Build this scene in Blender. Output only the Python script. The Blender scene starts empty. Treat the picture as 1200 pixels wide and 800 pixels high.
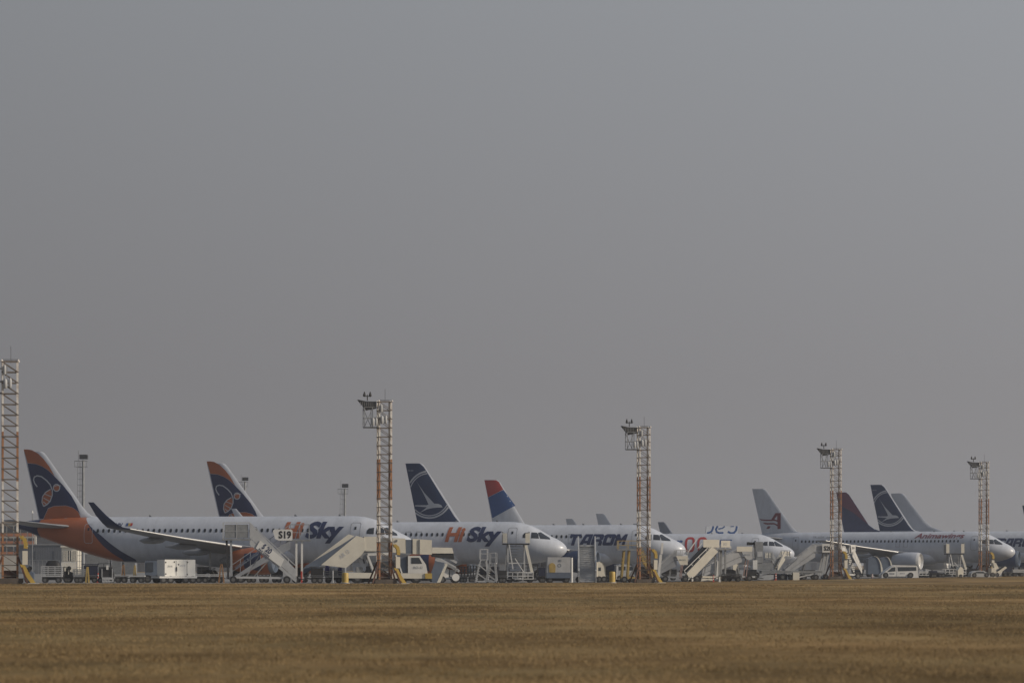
import bpy, bmesh, math, random
import numpy as np
from mathutils import Vector, Matrix
from mathutils.geometry import tessellate_polygon
random.seed(7); np.random.seed(7)
SC = bpy.context.scene
COL = SC.collection
R = math.radians
# ------------------------------------------------------------------ camera
F = 4200.0            # focal length in pixels of a 1200 px wide picture
YH = 662.0            # horizon row
HC = 1.6              # camera height, m
cd = bpy.data.cameras.new('camera'); cam = bpy.data.objects.new('camera', cd); COL.objects.link(cam)
cam.location = (0, 0, HC); cam.rotation_euler = (R(90), 0, 0)
cd.sensor_width = 36; cd.lens = 36*F/1200; cd.shift_y = (YH-400)/1200
cd.clip_start = .5; cd.clip_end = 20000
cd.dof.use_dof = True; cd.dof.focus_distance = 320; cd.dof.aperture_fstop = 2.0
SC.camera = cam
# ------------------------------------------------------------------ light
SUN_EL, SUN_AZ = 24.0, -16.0      # azimuth from +X (screen right), negative = towards the camera
w = bpy.data.worlds.new('World'); SC.world = w; w.use_nodes = True
nt = w.node_tree; nt.nodes.clear()
sky = nt.nodes.new('ShaderNodeTexSky'); sky.sky_type = 'NISHITA'; sky.sun_disc = False
sky.sun_elevation = R(SUN_EL); sky.sun_rotation = R(90-SUN_AZ); sky.dust_density = 8; sky.air_density = 1.5
hsv = nt.nodes.new('ShaderNodeHueSaturation'); hsv.inputs['Saturation'].default_value = .10
nt.links.new(sky.outputs[0], hsv.inputs['Color'])
tc = nt.nodes.new('ShaderNodeTexCoord'); sp = nt.nodes.new('ShaderNodeSeparateXYZ'); nt.links.new(tc.outputs['Generated'], sp.inputs[0])
rp = nt.nodes.new('ShaderNodeValToRGB'); nt.links.new(sp.outputs['Z'], rp.inputs[0])
e = rp.color_ramp.elements
SKYK = 1.0
e[0].position = 0; e[0].color = (.342, .328, .332, 1)
e[1].position = .16; e[1].color = (.385, .402, .432, 1)
el = rp.color_ramp.elements.new(.05); el.color = (.338, .331, .343, 1)
el = rp.color_ramp.elements.new(.6); el.color = (.26, .30, .38, 1)
bg1 = nt.nodes.new('ShaderNodeBackground'); bg1.inputs[1].default_value = .05; nt.links.new(hsv.outputs[0], bg1.inputs[0])
bg2 = nt.nodes.new('ShaderNodeBackground'); bg2.inputs[1].default_value = .80; 
# the hazy sky brightens towards the sun's side
mr = nt.nodes.new('ShaderNodeMapRange'); mr.inputs['From Min'].default_value = -.5; mr.inputs['From Max'].default_value = .5; mr.inputs['To Min'].default_value = .55; mr.inputs['To Max'].default_value = 1.45
nt.links.new(sp.outputs['X'], mr.inputs['Value'])
vm = nt.nodes.new('ShaderNodeVectorMath'); vm.operation = 'SCALE'; nt.links.new(rp.outputs[0], vm.inputs[0]); nt.links.new(mr.outputs[0], vm.inputs['Scale'])
nt.links.new(vm.outputs[0], bg2.inputs[0])
mx = nt.nodes.new('ShaderNodeMixShader'); mx.inputs[0].default_value = .82
nt.links.new(bg1.outputs[0], mx.inputs[1]); nt.links.new(bg2.outputs[0], mx.inputs[2])
ou = nt.nodes.new('ShaderNodeOutputWorld'); nt.links.new(mx.outputs[0], ou.inputs[0])
sd = bpy.data.lights.new('sun', 'SUN'); sun = bpy.data.objects.new('sun', sd); COL.objects.link(sun)
sd.energy = 2.8; sd.angle = R(2.0); sd.color = (1, .87, .70)
dv = Vector((math.cos(R(SUN_EL))*math.cos(R(SUN_AZ)), math.cos(R(SUN_EL))*math.sin(R(SUN_AZ)), math.sin(R(SUN_EL))))
sun.rotation_euler = dv.to_track_quat('Z', 'Y').to_euler(); sun.location = (60, -30, 60)
vs = SC.view_settings; vs.view_transform = 'Standard'; vs.look = 'None'; vs.exposure = 0; vs.gamma = 1; vs.use_curve_mapping = False
# ------------------------------------------------------------------ helpers
def tag(o, label=None, cat=None, group=None, kind=None):
    if label: o['label'] = label
    if cat: o['category'] = cat
    if group: o['group'] = group
    if kind: o['kind'] = kind
    return o
MATS = {}
def mat(name, col, rough=.6, metal=0., var=.12, scale=1.5, bump=0., coat=0., stretch=(1, 1, 1), col2=None, sharp=False):
    if name in MATS: return MATS[name]
    m = bpy.data.materials.new(name); m.use_nodes = True; t = m.node_tree; b = t.nodes['Principled BSDF']
    b.inputs['Roughness'].default_value = rough; b.inputs['Metallic'].default_value = metal
    if coat: b.inputs['Coat Weight'].default_value = coat; b.inputs['Coat Roughness'].default_value = .15
    c = t.nodes.new('ShaderNodeTexCoord'); mp = t.nodes.new('ShaderNodeMapping'); mp.inputs['Scale'].default_value = stretch
    t.links.new(c.outputs['Object'], mp.inputs[0])
    n = t.nodes.new('ShaderNodeTexNoise'); n.inputs['Scale'].default_value = scale; n.inputs['Detail'].default_value = 6; n.inputs['Roughness'].default_value = .65
    t.links.new(mp.outputs[0], n.inputs[0])
    r = t.nodes.new('ShaderNodeValToRGB'); t.links.new(n.outputs[0], r.inputs[0])
    c2 = col2 if col2 else tuple(x*(1-var*2.2) for x in col)
    r.color_ramp.elements[0].position = .30; r.color_ramp.elements[0].color = (*c2, 1)
    r.color_ramp.elements[1].position = .62; r.color_ramp.elements[1].color = (*col, 1)
    t.links.new(r.outputs[0], b.inputs['Base Color'])
    if bump:
        bp = t.nodes.new('ShaderNodeBump'); bp.inputs['Strength'].default_value = bump; t.links.new(n.outputs[0], bp.inputs['Height']); t.links.new(bp.outputs[0], b.inputs['Normal'])
    MATS[name] = m
    return m
M_white = mat('aircraft_white', (.56, .59, .65), .38, var=.08, scale=.9, coat=.25, stretch=(1.6, 1, .5))
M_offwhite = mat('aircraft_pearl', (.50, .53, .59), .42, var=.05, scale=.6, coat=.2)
M_wing = mat('wing_grey', (.30, .31, .33), .45, var=.08, scale=.8)
M_edge = mat('bare_leading_edge', (.72, .71, .69), .35, .35, var=.05)
M_navy = mat('navy_paint', (.024, .036, .10), .4, var=.08, scale=.8, coat=.2)
M_navy2 = mat('dark_blue_fin_paint', (.028, .050, .120), .45, var=.08, scale=.8)
M_orange = mat('orange_paint', (.40, .125, .055), .4, var=.06, scale=.8, coat=.2)
M_red = mat('red_paint', (.42, .05, .05), .45, var=.06)
M_blue = mat('royal_blue_paint', (.03, .085, .25), .45, var=.06)
M_maroon = mat('maroon_paint', (.20, .045, .06), .45, var=.06)
M_logo = mat('silver_grey_paint', (.50, .52, .56), .5, var=.04)
M_glass = mat('cabin_glass', (.03, .035, .045), .15, var=.0)
M_seam = mat('panel_seam', (.27, .28, .30), .6, var=.1)
M_rubber = mat('tyre_rubber', (.022, .022, .024), .8, var=.15)
M_dark = mat('dark_metal', (.03, .03, .034), .6, var=.2, scale=3)
M_grey = mat('galvanised_grey', (.28, .29, .30), .5, .2, var=.14, scale=2.5)
M_lgrey = mat('light_grey_paint', (.46, .47, .48), .55, var=.10, scale=1.2)
M_mid = mat('dull_shaded_grey_paint', (.30, .315, .34), .55, var=.12, scale=1.2)  # light grey darkened; shade on the S19 stairs goes into its colour
M_cream = mat('cream_paint', (.74, .70, .60), .5, var=.07, scale=.9)
M_wpaint = mat('white_vehicle_paint', (.74, .73, .70), .45, var=.07, scale=1.0)
M_yel = mat('yellow_paint', (.52, .36, .08), .5, var=.12, scale=2)
M_olive = mat('faded_yellow_paint', (.45, .32, .10), .6, var=.14, scale=2)
M_rust = mat('rust_brown', (.11, .05, .035), .8, var=.25, scale=3)
M_bluegrey = mat('blue_grey_paint', (.12, .15, .20), .5, var=.1)
M_navytarp = mat('navy_tarpaulin', (.018, .024, .055), .7, var=.2, scale=2, bump=.3)
M_hub = mat('dull_hub_metal', (.12, .12, .12), .6, var=.2)
M_black = mat('black_plastic', (.014, .014, .016), .6, var=.2)
M_redp = mat('red_marker_paint', (.50, .07, .05), .5, var=.1)
M_pink = mat('faded_red_paint', (.36, .24, .22), .6, var=.15)
M_purple = mat('blue_purple_cloth', (.06, .05, .22), .8, var=.2, scale=4)
M_conc = mat('painted_concrete', (.50, .49, .46), .8, var=.1, scale=.8)
M_lowb = mat('grey_cladding', (.17, .18, .20), .7, var=.08, scale=.6)
M_dkb = mat('dark_grey_wall', (.10, .105, .12), .7, var=.08)
M_brick = mat('orange_spandrel', (.42, .17, .09), .7, var=.1)
M_wglass = mat('window_glass', (.05, .06, .075), .2, var=.1)

class MB:
    def __init__(s): s.v = []; s.f = []
    def add(s, vs_, fs):
        n = len(s.v); s.v += [tuple(p) for p in vs_]; s.f += [tuple(i+n for i in f) for f in fs]; return s
    def box(s, x0, x1, y0, y1, z0, z1):
        return s.add([(x0, y0, z0), (x1, y0, z0), (x1, y1, z0), (x0, y1, z0), (x0, y0, z1), (x1, y0, z1), (x1, y1, z1), (x0, y1, z1)],
                     [(0, 3, 2, 1), (4, 5, 6, 7), (0, 1, 5, 4), (1, 2, 6, 5), (2, 3, 7, 6), (3, 0, 4, 7)])
    def bar(s, p, q, w_=.06, h=None):
        h = h or w_; p = Vector(p); q = Vector(q); d = (q-p).normalized()
        up = Vector((0, 1, 0)) if abs(d.y) < .9 else Vector((1, 0, 0))
        a = d.cross(up).normalized()*(w_/2); b = d.cross(a).normalized()*(h/2)
        vv = [p-a-b, p+a-b, p+a+b, p-a+b, q-a-b, q+a-b, q+a+b, q-a+b]
        return s.add(vv, [(0, 3, 2, 1), (4, 5, 6, 7), (0, 1, 5, 4), (1, 2, 6, 5), (2, 3, 7, 6), (3, 0, 4, 7)])
    def tube(s, p, q, r, r2=None, n=10, cap=True):
        r2 = r if r2 is None else r2
        p = Vector(p); q = Vector(q); d = (q-p).normalized(); up = Vector((0, 0, 1)) if abs(d.z) < .9 else Vector((1, 0, 0))
        a = d.cross(up).normalized(); b = d.cross(a).normalized(); vv = []
        for c, rr in ((p, r), (q, r2)):
            for i in range(n):
                t = 2*math.pi*i/n; vv.append(c+a*(rr*math.cos(t))+b*(rr*math.sin(t)))
        ff = [(i, (i+1) % n, n+(i+1) % n, n+i) for i in range(n)]
        if cap: ff += [tuple(range(n))[::-1], tuple(range(n, 2*n))]
        return s.add(vv, ff)
    def prism(s, poly, y0, y1):           # poly of (x, z), extruded in y
        n = len(poly); vv = [(x, y0, z) for x, z in poly]+[(x, y1, z) for x, z in poly]
        ff = [(i, (i+1) % n, n+(i+1) % n, n+i) for i in range(n)]
        tris = tessellate_polygon([[Vector((x, z, 0)) for x, z in poly]])
        for t in tris: ff.append(tuple(t)); ff.append(tuple(i+n for i in t[::-1]))
        return s.add(vv, ff)
    def rings(s, rs, close=True, cap=True):
        n = len(rs[0]); vv = [p for r in rs for p in r]; ff = []
        for k in range(len(rs)-1):
            for i in range(n if close else n-1):
                j = (i+1) % n; ff.append((k*n+i, k*n+j, (k+1)*n+j, (k+1)*n+i))
        if cap: ff += [tuple(range(n))[::-1], tuple((len(rs)-1)*n+i for i in range(n))]
        return s.add(vv, ff)
    def lathe_x(s, prof, c=(0, 0, 0), n=28):   # prof of (x, r) round the x axis
        return s.rings([[(c[0]+x, c[1]+r*math.cos(2*math.pi*i/n), c[2]+r*math.sin(2*math.pi*i/n)) for i in range(n)] for x, r in prof])
    def build(s, name, m, parent=None, smooth=False, loc=None):
        me = bpy.data.meshes.new(name); me.from_pydata(s.v, [], s.f); me.update()
        if smooth:
            me.polygons.foreach_set('use_smooth', [True]*len(me.polygons))
            try: me.set_sharp_from_angle(angle=R(40))
            except Exception: pass
        me.materials.append(m)
        o = bpy.data.objects.new(name, me); COL.objects.link(o)
        if parent: o.parent = parent
        if loc: o.location = loc
        return o
def empty(name, loc, rz=0, scale=1.0):
    o = bpy.data.objects.new(name, None); COL.objects.link(o); o.location = loc; o.rotation_euler = (0, 0, rz); o.scale = (scale,)*3
    o.empty_display_size = .5
    return o
def copy_tree(o, parent=None):
    c = o.copy(); COL.objects.link(c); c.parent = parent
    for ch in list(o.children): copy_tree(ch, c)
    return c
def smoothstep(a, b, x):
    t = min(1, max(0, (x-a)/(b-a))); return t*t*(3-2*t)
# terrain: height along the service road, fading to zero at the camera
TS = np.array([60, 199, 250, 316, 425, 500, 800, 1500.])
TZ = np.array([0., .42, .17, -.04, .13, .2, .3, .3])
LX, LY = .388, .9215
def road_z(t): return np.interp(t, TS, TZ)
def gz(x, y):
    return float(road_z(x*LX+y*LY))
def world(px, s, z=None):
    X = (px-600)/s; D = F/s
    return Vector((X, D, gz(X, D) if z is None else z))
def Zpx(py, s): return HC+(YH-py)/s
# ------------------------------------------------------------------ ground
P0 = -118.7
def strip(name, p0, p1, ts, dz, m, np_=12):
    rs = []
    for t in ts:
        rs.append([(t*LX+p*LY, t*LY-p*LX, float(road_z(t))+dz) for p in np.linspace(p0, p1, np_)])
    o = MB().rings(rs, close=False, cap=False).build(name, m)
    return tag(o, kind='structure')
def ground_material():
    m = bpy.data.materials.new('dry_grass'); m.use_nodes = True; t = m.node_tree; b = t.nodes['Principled BSDF']; b.inputs['Roughness'].default_value = .95
    b.inputs['Specular IOR Level'].default_value = .1
    c = t.nodes.new('ShaderNodeTexCoord')
    def noise(scale, detail, st=(1, 1, 1)):
        mp = t.nodes.new('ShaderNodeMapping'); mp.inputs['Scale'].default_value = st; t.links.new(c.outputs['Object'], mp.inputs[0])
        n = t.nodes.new('ShaderNodeTexNoise'); n.inputs['Scale'].default_value = scale; n.inputs['Detail'].default_value = detail; n.inputs['Roughness'].default_value = .6
        t.links.new(mp.outputs[0], n.inputs[0]); return n
    n1 = noise(.16, 8, (.8, .45, 1)); n2 = noise(.05, 4, (1, .8, 1)); n3 = noise(7, 4)
    r1 = t.nodes.new('ShaderNodeValToRGB'); t.links.new(n1.outputs[0], r1.inputs[0])
    r1.color_ramp.elements[0].position = .37; r1.color_ramp.elements[0].color = (.160, .104, .040, 1)
    r1.color_ramp.elements[1].position = .63; r1.color_ramp.elements[1].color = (.365, .265, .128, 1)
    x = r1.color_ramp.elements.new(.48); x.color = (.255, .175, .078, 1)
    r2 = t.nodes.new('ShaderNodeValToRGB'); t.links.new(n2.outputs[0], r2.inputs[0])
    r2.color_ramp.elements[0].position = .35; r2.color_ramp.elements[0].color = (.60, .62, .58, 1)
    r2.color_ramp.elements[1].position = .65; r2.color_ramp.elements[1].color = (1.1, 1.02, .95, 1)
    mm = t.nodes.new('ShaderNodeMixRGB'); mm.blend_type = 'MULTIPLY'; mm.inputs[0].default_value = 1
    t.links.new(r1.outputs[0], mm.inputs[1]); t.links.new(r2.outputs[0], mm.inputs[2])
    r3 = t.nodes.new('ShaderNodeValToRGB'); t.links.new(n3.outputs[0], r3.inputs[0])
    r3.color_ramp.elements[0].position = .3; r3.color_ramp.elements[0].color = (.72, .72, .72, 1); r3.color_ramp.elements[1].position = .6; r3.color_ramp.elements[1].color = (1.1, 1.1, 1.1, 1)
    m3 = t.nodes.new('ShaderNodeMixRGB'); m3.blend_type = 'MULTIPLY'; m3.inputs[0].default_value = .6
    t.links.new(mm.outputs[0], m3.inputs[1]); t.links.new(r3.outputs[0], m3.inputs[2]); t.links.new(m3.outputs[0], b.inputs['Base Color'])
    bp = t.nodes.new('ShaderNodeBump'); bp.inputs['Strength'].default_value = .6; bp.inputs['Distance'].default_value = .08; t.links.new(n3.outputs[0], bp.inputs['Height']); t.links.new(bp.outputs[0], b.inputs['Normal'])
    return m
M_ground = ground_material()
tsl = [-3000, -500, 0, 30] + list(range(60, 560, 12)) + [600, 800, 1000, 1500, 3000, 7000]
strip('grass_field', -3500, 3500, tsl, 0, M_ground, 120)
M_apron = mat('apron_concrete', (.25, .245, .235), .8, var=.14, scale=.15)
M_road = mat('service_road_asphalt', (.07, .07, .07), .85, var=.15, scale=.4)
tl = [60]+list(range(90, 560, 12))+[600, 800, 1000, 1400]
strip('apron', P0-205, P0-9, tl, .02, M_apron)
strip('service_road', P0-9, P0-1.5, tl, .024, M_road)
# grass blades: one ground-cover object
def grass():
    N = 80000
    u = np.random.rand(N); d = 40*(255/40)**u           # more per metre near the camera
    X = (np.random.rand(N)-.5)*2*(.15*d+1)
    cl = np.sin(X*1.7+np.sin(d*.31)*3)+np.sin(d*.9+X*.6)
    keep = (X*LY-d*LX > P0+.5) & (np.random.rand(N) < .55+.25*cl)
    X = X[keep]; d = d[keep]
    ne = 9000; te = 150+400*np.random.rand(ne); pe = P0+.1+np.random.rand(ne)**2*3.5; ok = np.random.rand(ne) < .5+.5*np.sin(te*.9+np.sin(te*.23)*4)     # ragged verge
    X = np.concatenate([X, (te*LX+pe*LY)[ok]]); d = np.concatenate([d, (te*LY-pe*LX)[ok]]); n = len(X)
    K = 4
    X = np.repeat(X, K)+np.random.randn(n*K)*.05; d = np.repeat(d, K)+np.random.randn(n*K)*.05
    z = road_z(X*LX+d*LY)
    h = (.02+.035*np.random.rand(n*K)**1.5)*(1+.2*(d/150)); a = np.random.rand(n*K)*6.283; wd = .004+.003*(d/60)
    lean = np.random.randn(n*K, 2)*.6*h[:, None]
    v = np.empty((n*K, 3, 3)); 
    v[:, 0] = np.stack([X-np.cos(a)*wd, d-np.sin(a)*wd, z-.005], 1); v[:, 1] = np.stack([X+np.cos(a)*wd, d+np.sin(a)*wd, z-.005], 1)
    v[:, 2] = np.stack([X+lean[:, 0], d+lean[:, 1], z+h], 1)
    me = bpy.data.meshes.new('grass'); nv = n*K*3
    me.vertices.add(nv); me.vertices.foreach_set('co', v.reshape(-1).astype('f')); me.loops.add(nv); me.loops.foreach_set('vertex_index', np.arange(nv, dtype='i'))
    me.polygons.add(n*K); me.polygons.foreach_set('loop_start', np.arange(0, nv, 3, dtype='i')); me.polygons.foreach_set('loop_total', np.full(n*K, 3, dtype='i')); me.update()
    m = mat('straw_blades', (.32, .228, .11), .9, var=.2, scale=.16, col2=(.21, .14, .056)); me.materials.append(m)
    o = bpy.data.objects.new('dry_grass_blades', me); COL.objects.link(o)
    tag(o, 'short dry straw-coloured grass covering the field before the apron', 'grass', kind='stuff')
grass()
# ------------------------------------------------------------------ text
TXT = {}
def text_polys(body, bold=0., shear=0., spacing=1.):
    """unit-height capital text as (verts, faces) in 2-D, width measured"""
    key = (body, bold, shear, spacing)
    if key in TXT: return TXT[key]
    c = bpy.data.curves.new('t', 'FONT'); c.body = body; c.size = 1/.70; c.offset = bold; c.shear = shear; c.resolution_u = 3; c.space_character = spacing
    o = bpy.data.objects.new('t', c); COL.objects.link(o)
    dg = bpy.context.evaluated_depsgraph_get(); dg.update(); me = bpy.data.meshes.new_from_object(o.evaluated_get(dg))
    vs_ = [(v.co.x, v.co.y) for v in me.vertices]; fs = [tuple(p.vertices) for p in me.polygons]
    COL.objects.unlink(o); bpy.data.objects.remove(o); bpy.data.curves.remove(c); bpy.data.meshes.remove(me)
    x0 = min(v[0] for v in vs_); x1 = max(v[0] for v in vs_)
    vs_ = [(v[0]-x0, v[1]) for v in vs_]; TXT[key] = (vs_, fs, x1-x0)
    return TXT[key]
def flat_text(body, name, m, parent, origin, ux, uz, height, width=None, bold=0., shear=0., y=0):
    """text on a vertical flat face: origin (x,z), ux direction of reading (2-D), uz up"""
    vs_, fs, W = text_polys(body, bold, shear); kx = (width/W) if width else height
    ux = Vector(ux); uz = Vector(uz); b = MB()
    b.add([(origin[0]+ux.x*p[0]*kx+uz.x*p[1]*height, y, origin[1]+ux.y*p[0]*kx+uz.y*p[1]*height) for p in vs_], fs)
    return b.build(name, m, parent)
def drape(verts2, faces, surf, name, m, parent, dz=.12, dx=.35, eps=.015, thick=0):
    """lay a 2-D shape (x,z) on a surface y = surf(x,z), cutting it finely so that it follows the curve"""
    bm = bmesh.new(); vv = [bm.verts.new((x, 0, z)) for x, z in verts2]
    for f in faces:
        try: bm.faces.new([vv[i] for i in f])
        except ValueError: pass
    xs = [v[0] for v in verts2]; zs = [v[1] for v in verts2]
    for a in np.arange(math.ceil(min(zs)/dz)*dz, max(zs), dz):
        bmesh.ops.bisect_plane(bm, geom=bm.verts[:]+bm.edges[:]+bm.faces[:], plane_co=(0, 0, a), plane_no=(0, 0, 1))
    for a in np.arange(math.ceil(min(xs)/dx)*dx, max(xs), dx):
        bmesh.ops.bisect_plane(bm, geom=bm.verts[:]+bm.edges[:]+bm.faces[:], plane_co=(a, 0, 0), plane_no=(1, 0, 0))
    for v in bm.verts: v.co.y = surf(v.co.x, v.co.z)+eps
    me = bpy.data.meshes.new(name); bm.to_mesh(me); bm.free(); me.materials.append(m)
    o = bpy.data.objects.new(name, me); COL.objects.link(o); o.parent = parent
    return o
def poly_faces(poly):
    return [tuple(t) for t in tessellate_polygon([[Vector((x, z, 0)) for x, z in poly]])]
def stroke(pts, w0, w1=None):
    """ribbon polygon along points"""
    w1 = w0 if w1 is None else w1; n = len(pts); L_, R_ = [], []
    for i, p in enumerate(pts):
        a = Vector(pts[max(0, i-1)]); b = Vector(pts[min(n-1, i+1)]); d = (b-a).normalized(); nn = Vector((-d.y, d.x)); ww = (w0+(w1-w0)*i/(n-1))/2
        L_.append(tuple(Vector(p)+nn*ww)); R_.append(tuple(Vector(p)-nn*ww))
    vv = L_+R_; ff = [(i, i+1, n+i+1, n+i) for i in range(n-1)]
    return vv, ff
def arc(cx, cz, rx, rz, a0, a1, n=20):
    return [(cx+rx*math.cos(R(a0+(a1-a0)*i/n)), cz+rz*math.sin(R(a0+(a1-a0)*i/n))) for i in range(n+1)]
# ------------------------------------------------------------------ aircraft
NS = np.array([0, .04, .12, .4, .9, 1.5, 2.2, 3.0, 3.8, 4.8, 6.0])
NT = np.array([3.15, 3.36, 3.50, 3.80, 4.12, 4.40, 4.78, 5.22, 5.56, 5.80, 5.87])
NB = np.array([3.15, 2.95, 2.83, 2.56, 2.31, 2.12, 1.96, 1.85, 1.79, 1.75, 1.73])
NW = np.array([0, .22, .40, .78, 1.14, 1.42, 1.65, 1.83, 1.92, 1.97, 1.975])
TAx = np.array([-12, -10, -8, -6, -4, -2, -.8, -.15, 0])
TT = np.array([5.87, 5.87, 5.86, 5.83, 5.75, 5.62, 5.5, 5.40, 5.20])
TB = np.array([1.73, 1.87, 2.28, 2.86, 3.50, 4.20, 4.66, 4.86, 4.98])
TW = np.array([1.975, 1.95, 1.80, 1.5, 1.12, .68, .42, .30, .16])
def pchip(x, y, xq):
    x = np.asarray(x, float); y = np.asarray(y, float); h = np.diff(x); dlt = np.diff(y)/h; m = np.zeros(len(x))
    for i in range(1, len(x)-1):
        if dlt[i-1]*dlt[i] > 0:
            w1 = 2*h[i]+h[i-1]; w2 = h[i]+2*h[i-1]; m[i] = (w1+w2)/(w1/dlt[i-1]+w2/dlt[i])
    m[0] = dlt[0]; m[-1] = dlt[-1]
    xq = np.clip(xq, x[0], x[-1]); k = np.clip(np.searchsorted(x, xq)-1, 0, len(x)-2); t = (xq-x[k])/h[k]
    return (2*t**3-3*t**2+1)*y[k]+(t**3-2*t**2+t)*h[k]*m[k]+(-2*t**3+3*t**2)*y[k+1]+(t**3-t**2)*h[k]*m[k+1]
class Shape:
    def __init__(s, L):
        s.L = L; s.x = np.concatenate([NS, L+TAx]); s.t = np.concatenate([NT, TT]); s.b = np.concatenate([NB, TB]); s.w = np.concatenate([NW, TW])
    def at(s, x):
        return float(pchip(s.x, s.t, x)), float(pchip(s.x, s.b, x)), float(pchip(s.x, s.w, x))
    def surf(s, x, z):
        t, b, w_ = s.at(x); c = (t+b)/2; h = (t-b)/2; q = 1-((z-c)/h)**2
        return w_*math.sqrt(max(q, 0))
def airfoil(n=9):
    """closed loop of (chord fraction, thickness fraction)"""
    xs = [(1-math.cos(math.pi*i/(n-1)))/2 for i in range(n)]
    yt = lambda x: 5*(.2969*math.sqrt(x)-.126*x-.3516*x*x+.2843*x**3-.1036*x**4)
    up = [(x, yt(x)) for x in xs]; lo = [(x, -yt(x)*.85) for x in xs[1:-1]][::-1]
    return up+lo
AF = airfoil()
def loft(secs, vertical=False, side=1):
    """secs: (span, xle, chord, z, thick, cant deg)"""
    rs = []
    for y, xl, ch, z, th, cant in secs:
        c, s_ = math.cos(R(cant)), math.sin(R(cant))
        rs.append([(xl+ch*a, side*(y-ch*th*b*s_), z+ch*th*b*c) for a, b in AF])
    return MB().rings(rs)
def fin_outline(L, H=11.76, dorsal=0):
    dz = H-11.76
    p = [(L-2.15, 5.5), (L-.66, H), (L-2.35, H), (L-2.62, H-.10), (L-2.85, H-.35), (L-6.45, 6.65+dz*.15), (L-6.85, 6.22), (L-7.25, 5.97), (L-7.9, 5.84), (L-7.9, 5.6)]
    if dorsal: p = p[:5]+[(L-6.2, 7.35), (L-7.0, 6.75), (L-8.6, 6.2), (L-10.2, 5.86), (L-10.2, 5.6)]
    return p
def clip_fin(L, H):
    return lambda x, z: .02
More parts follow.
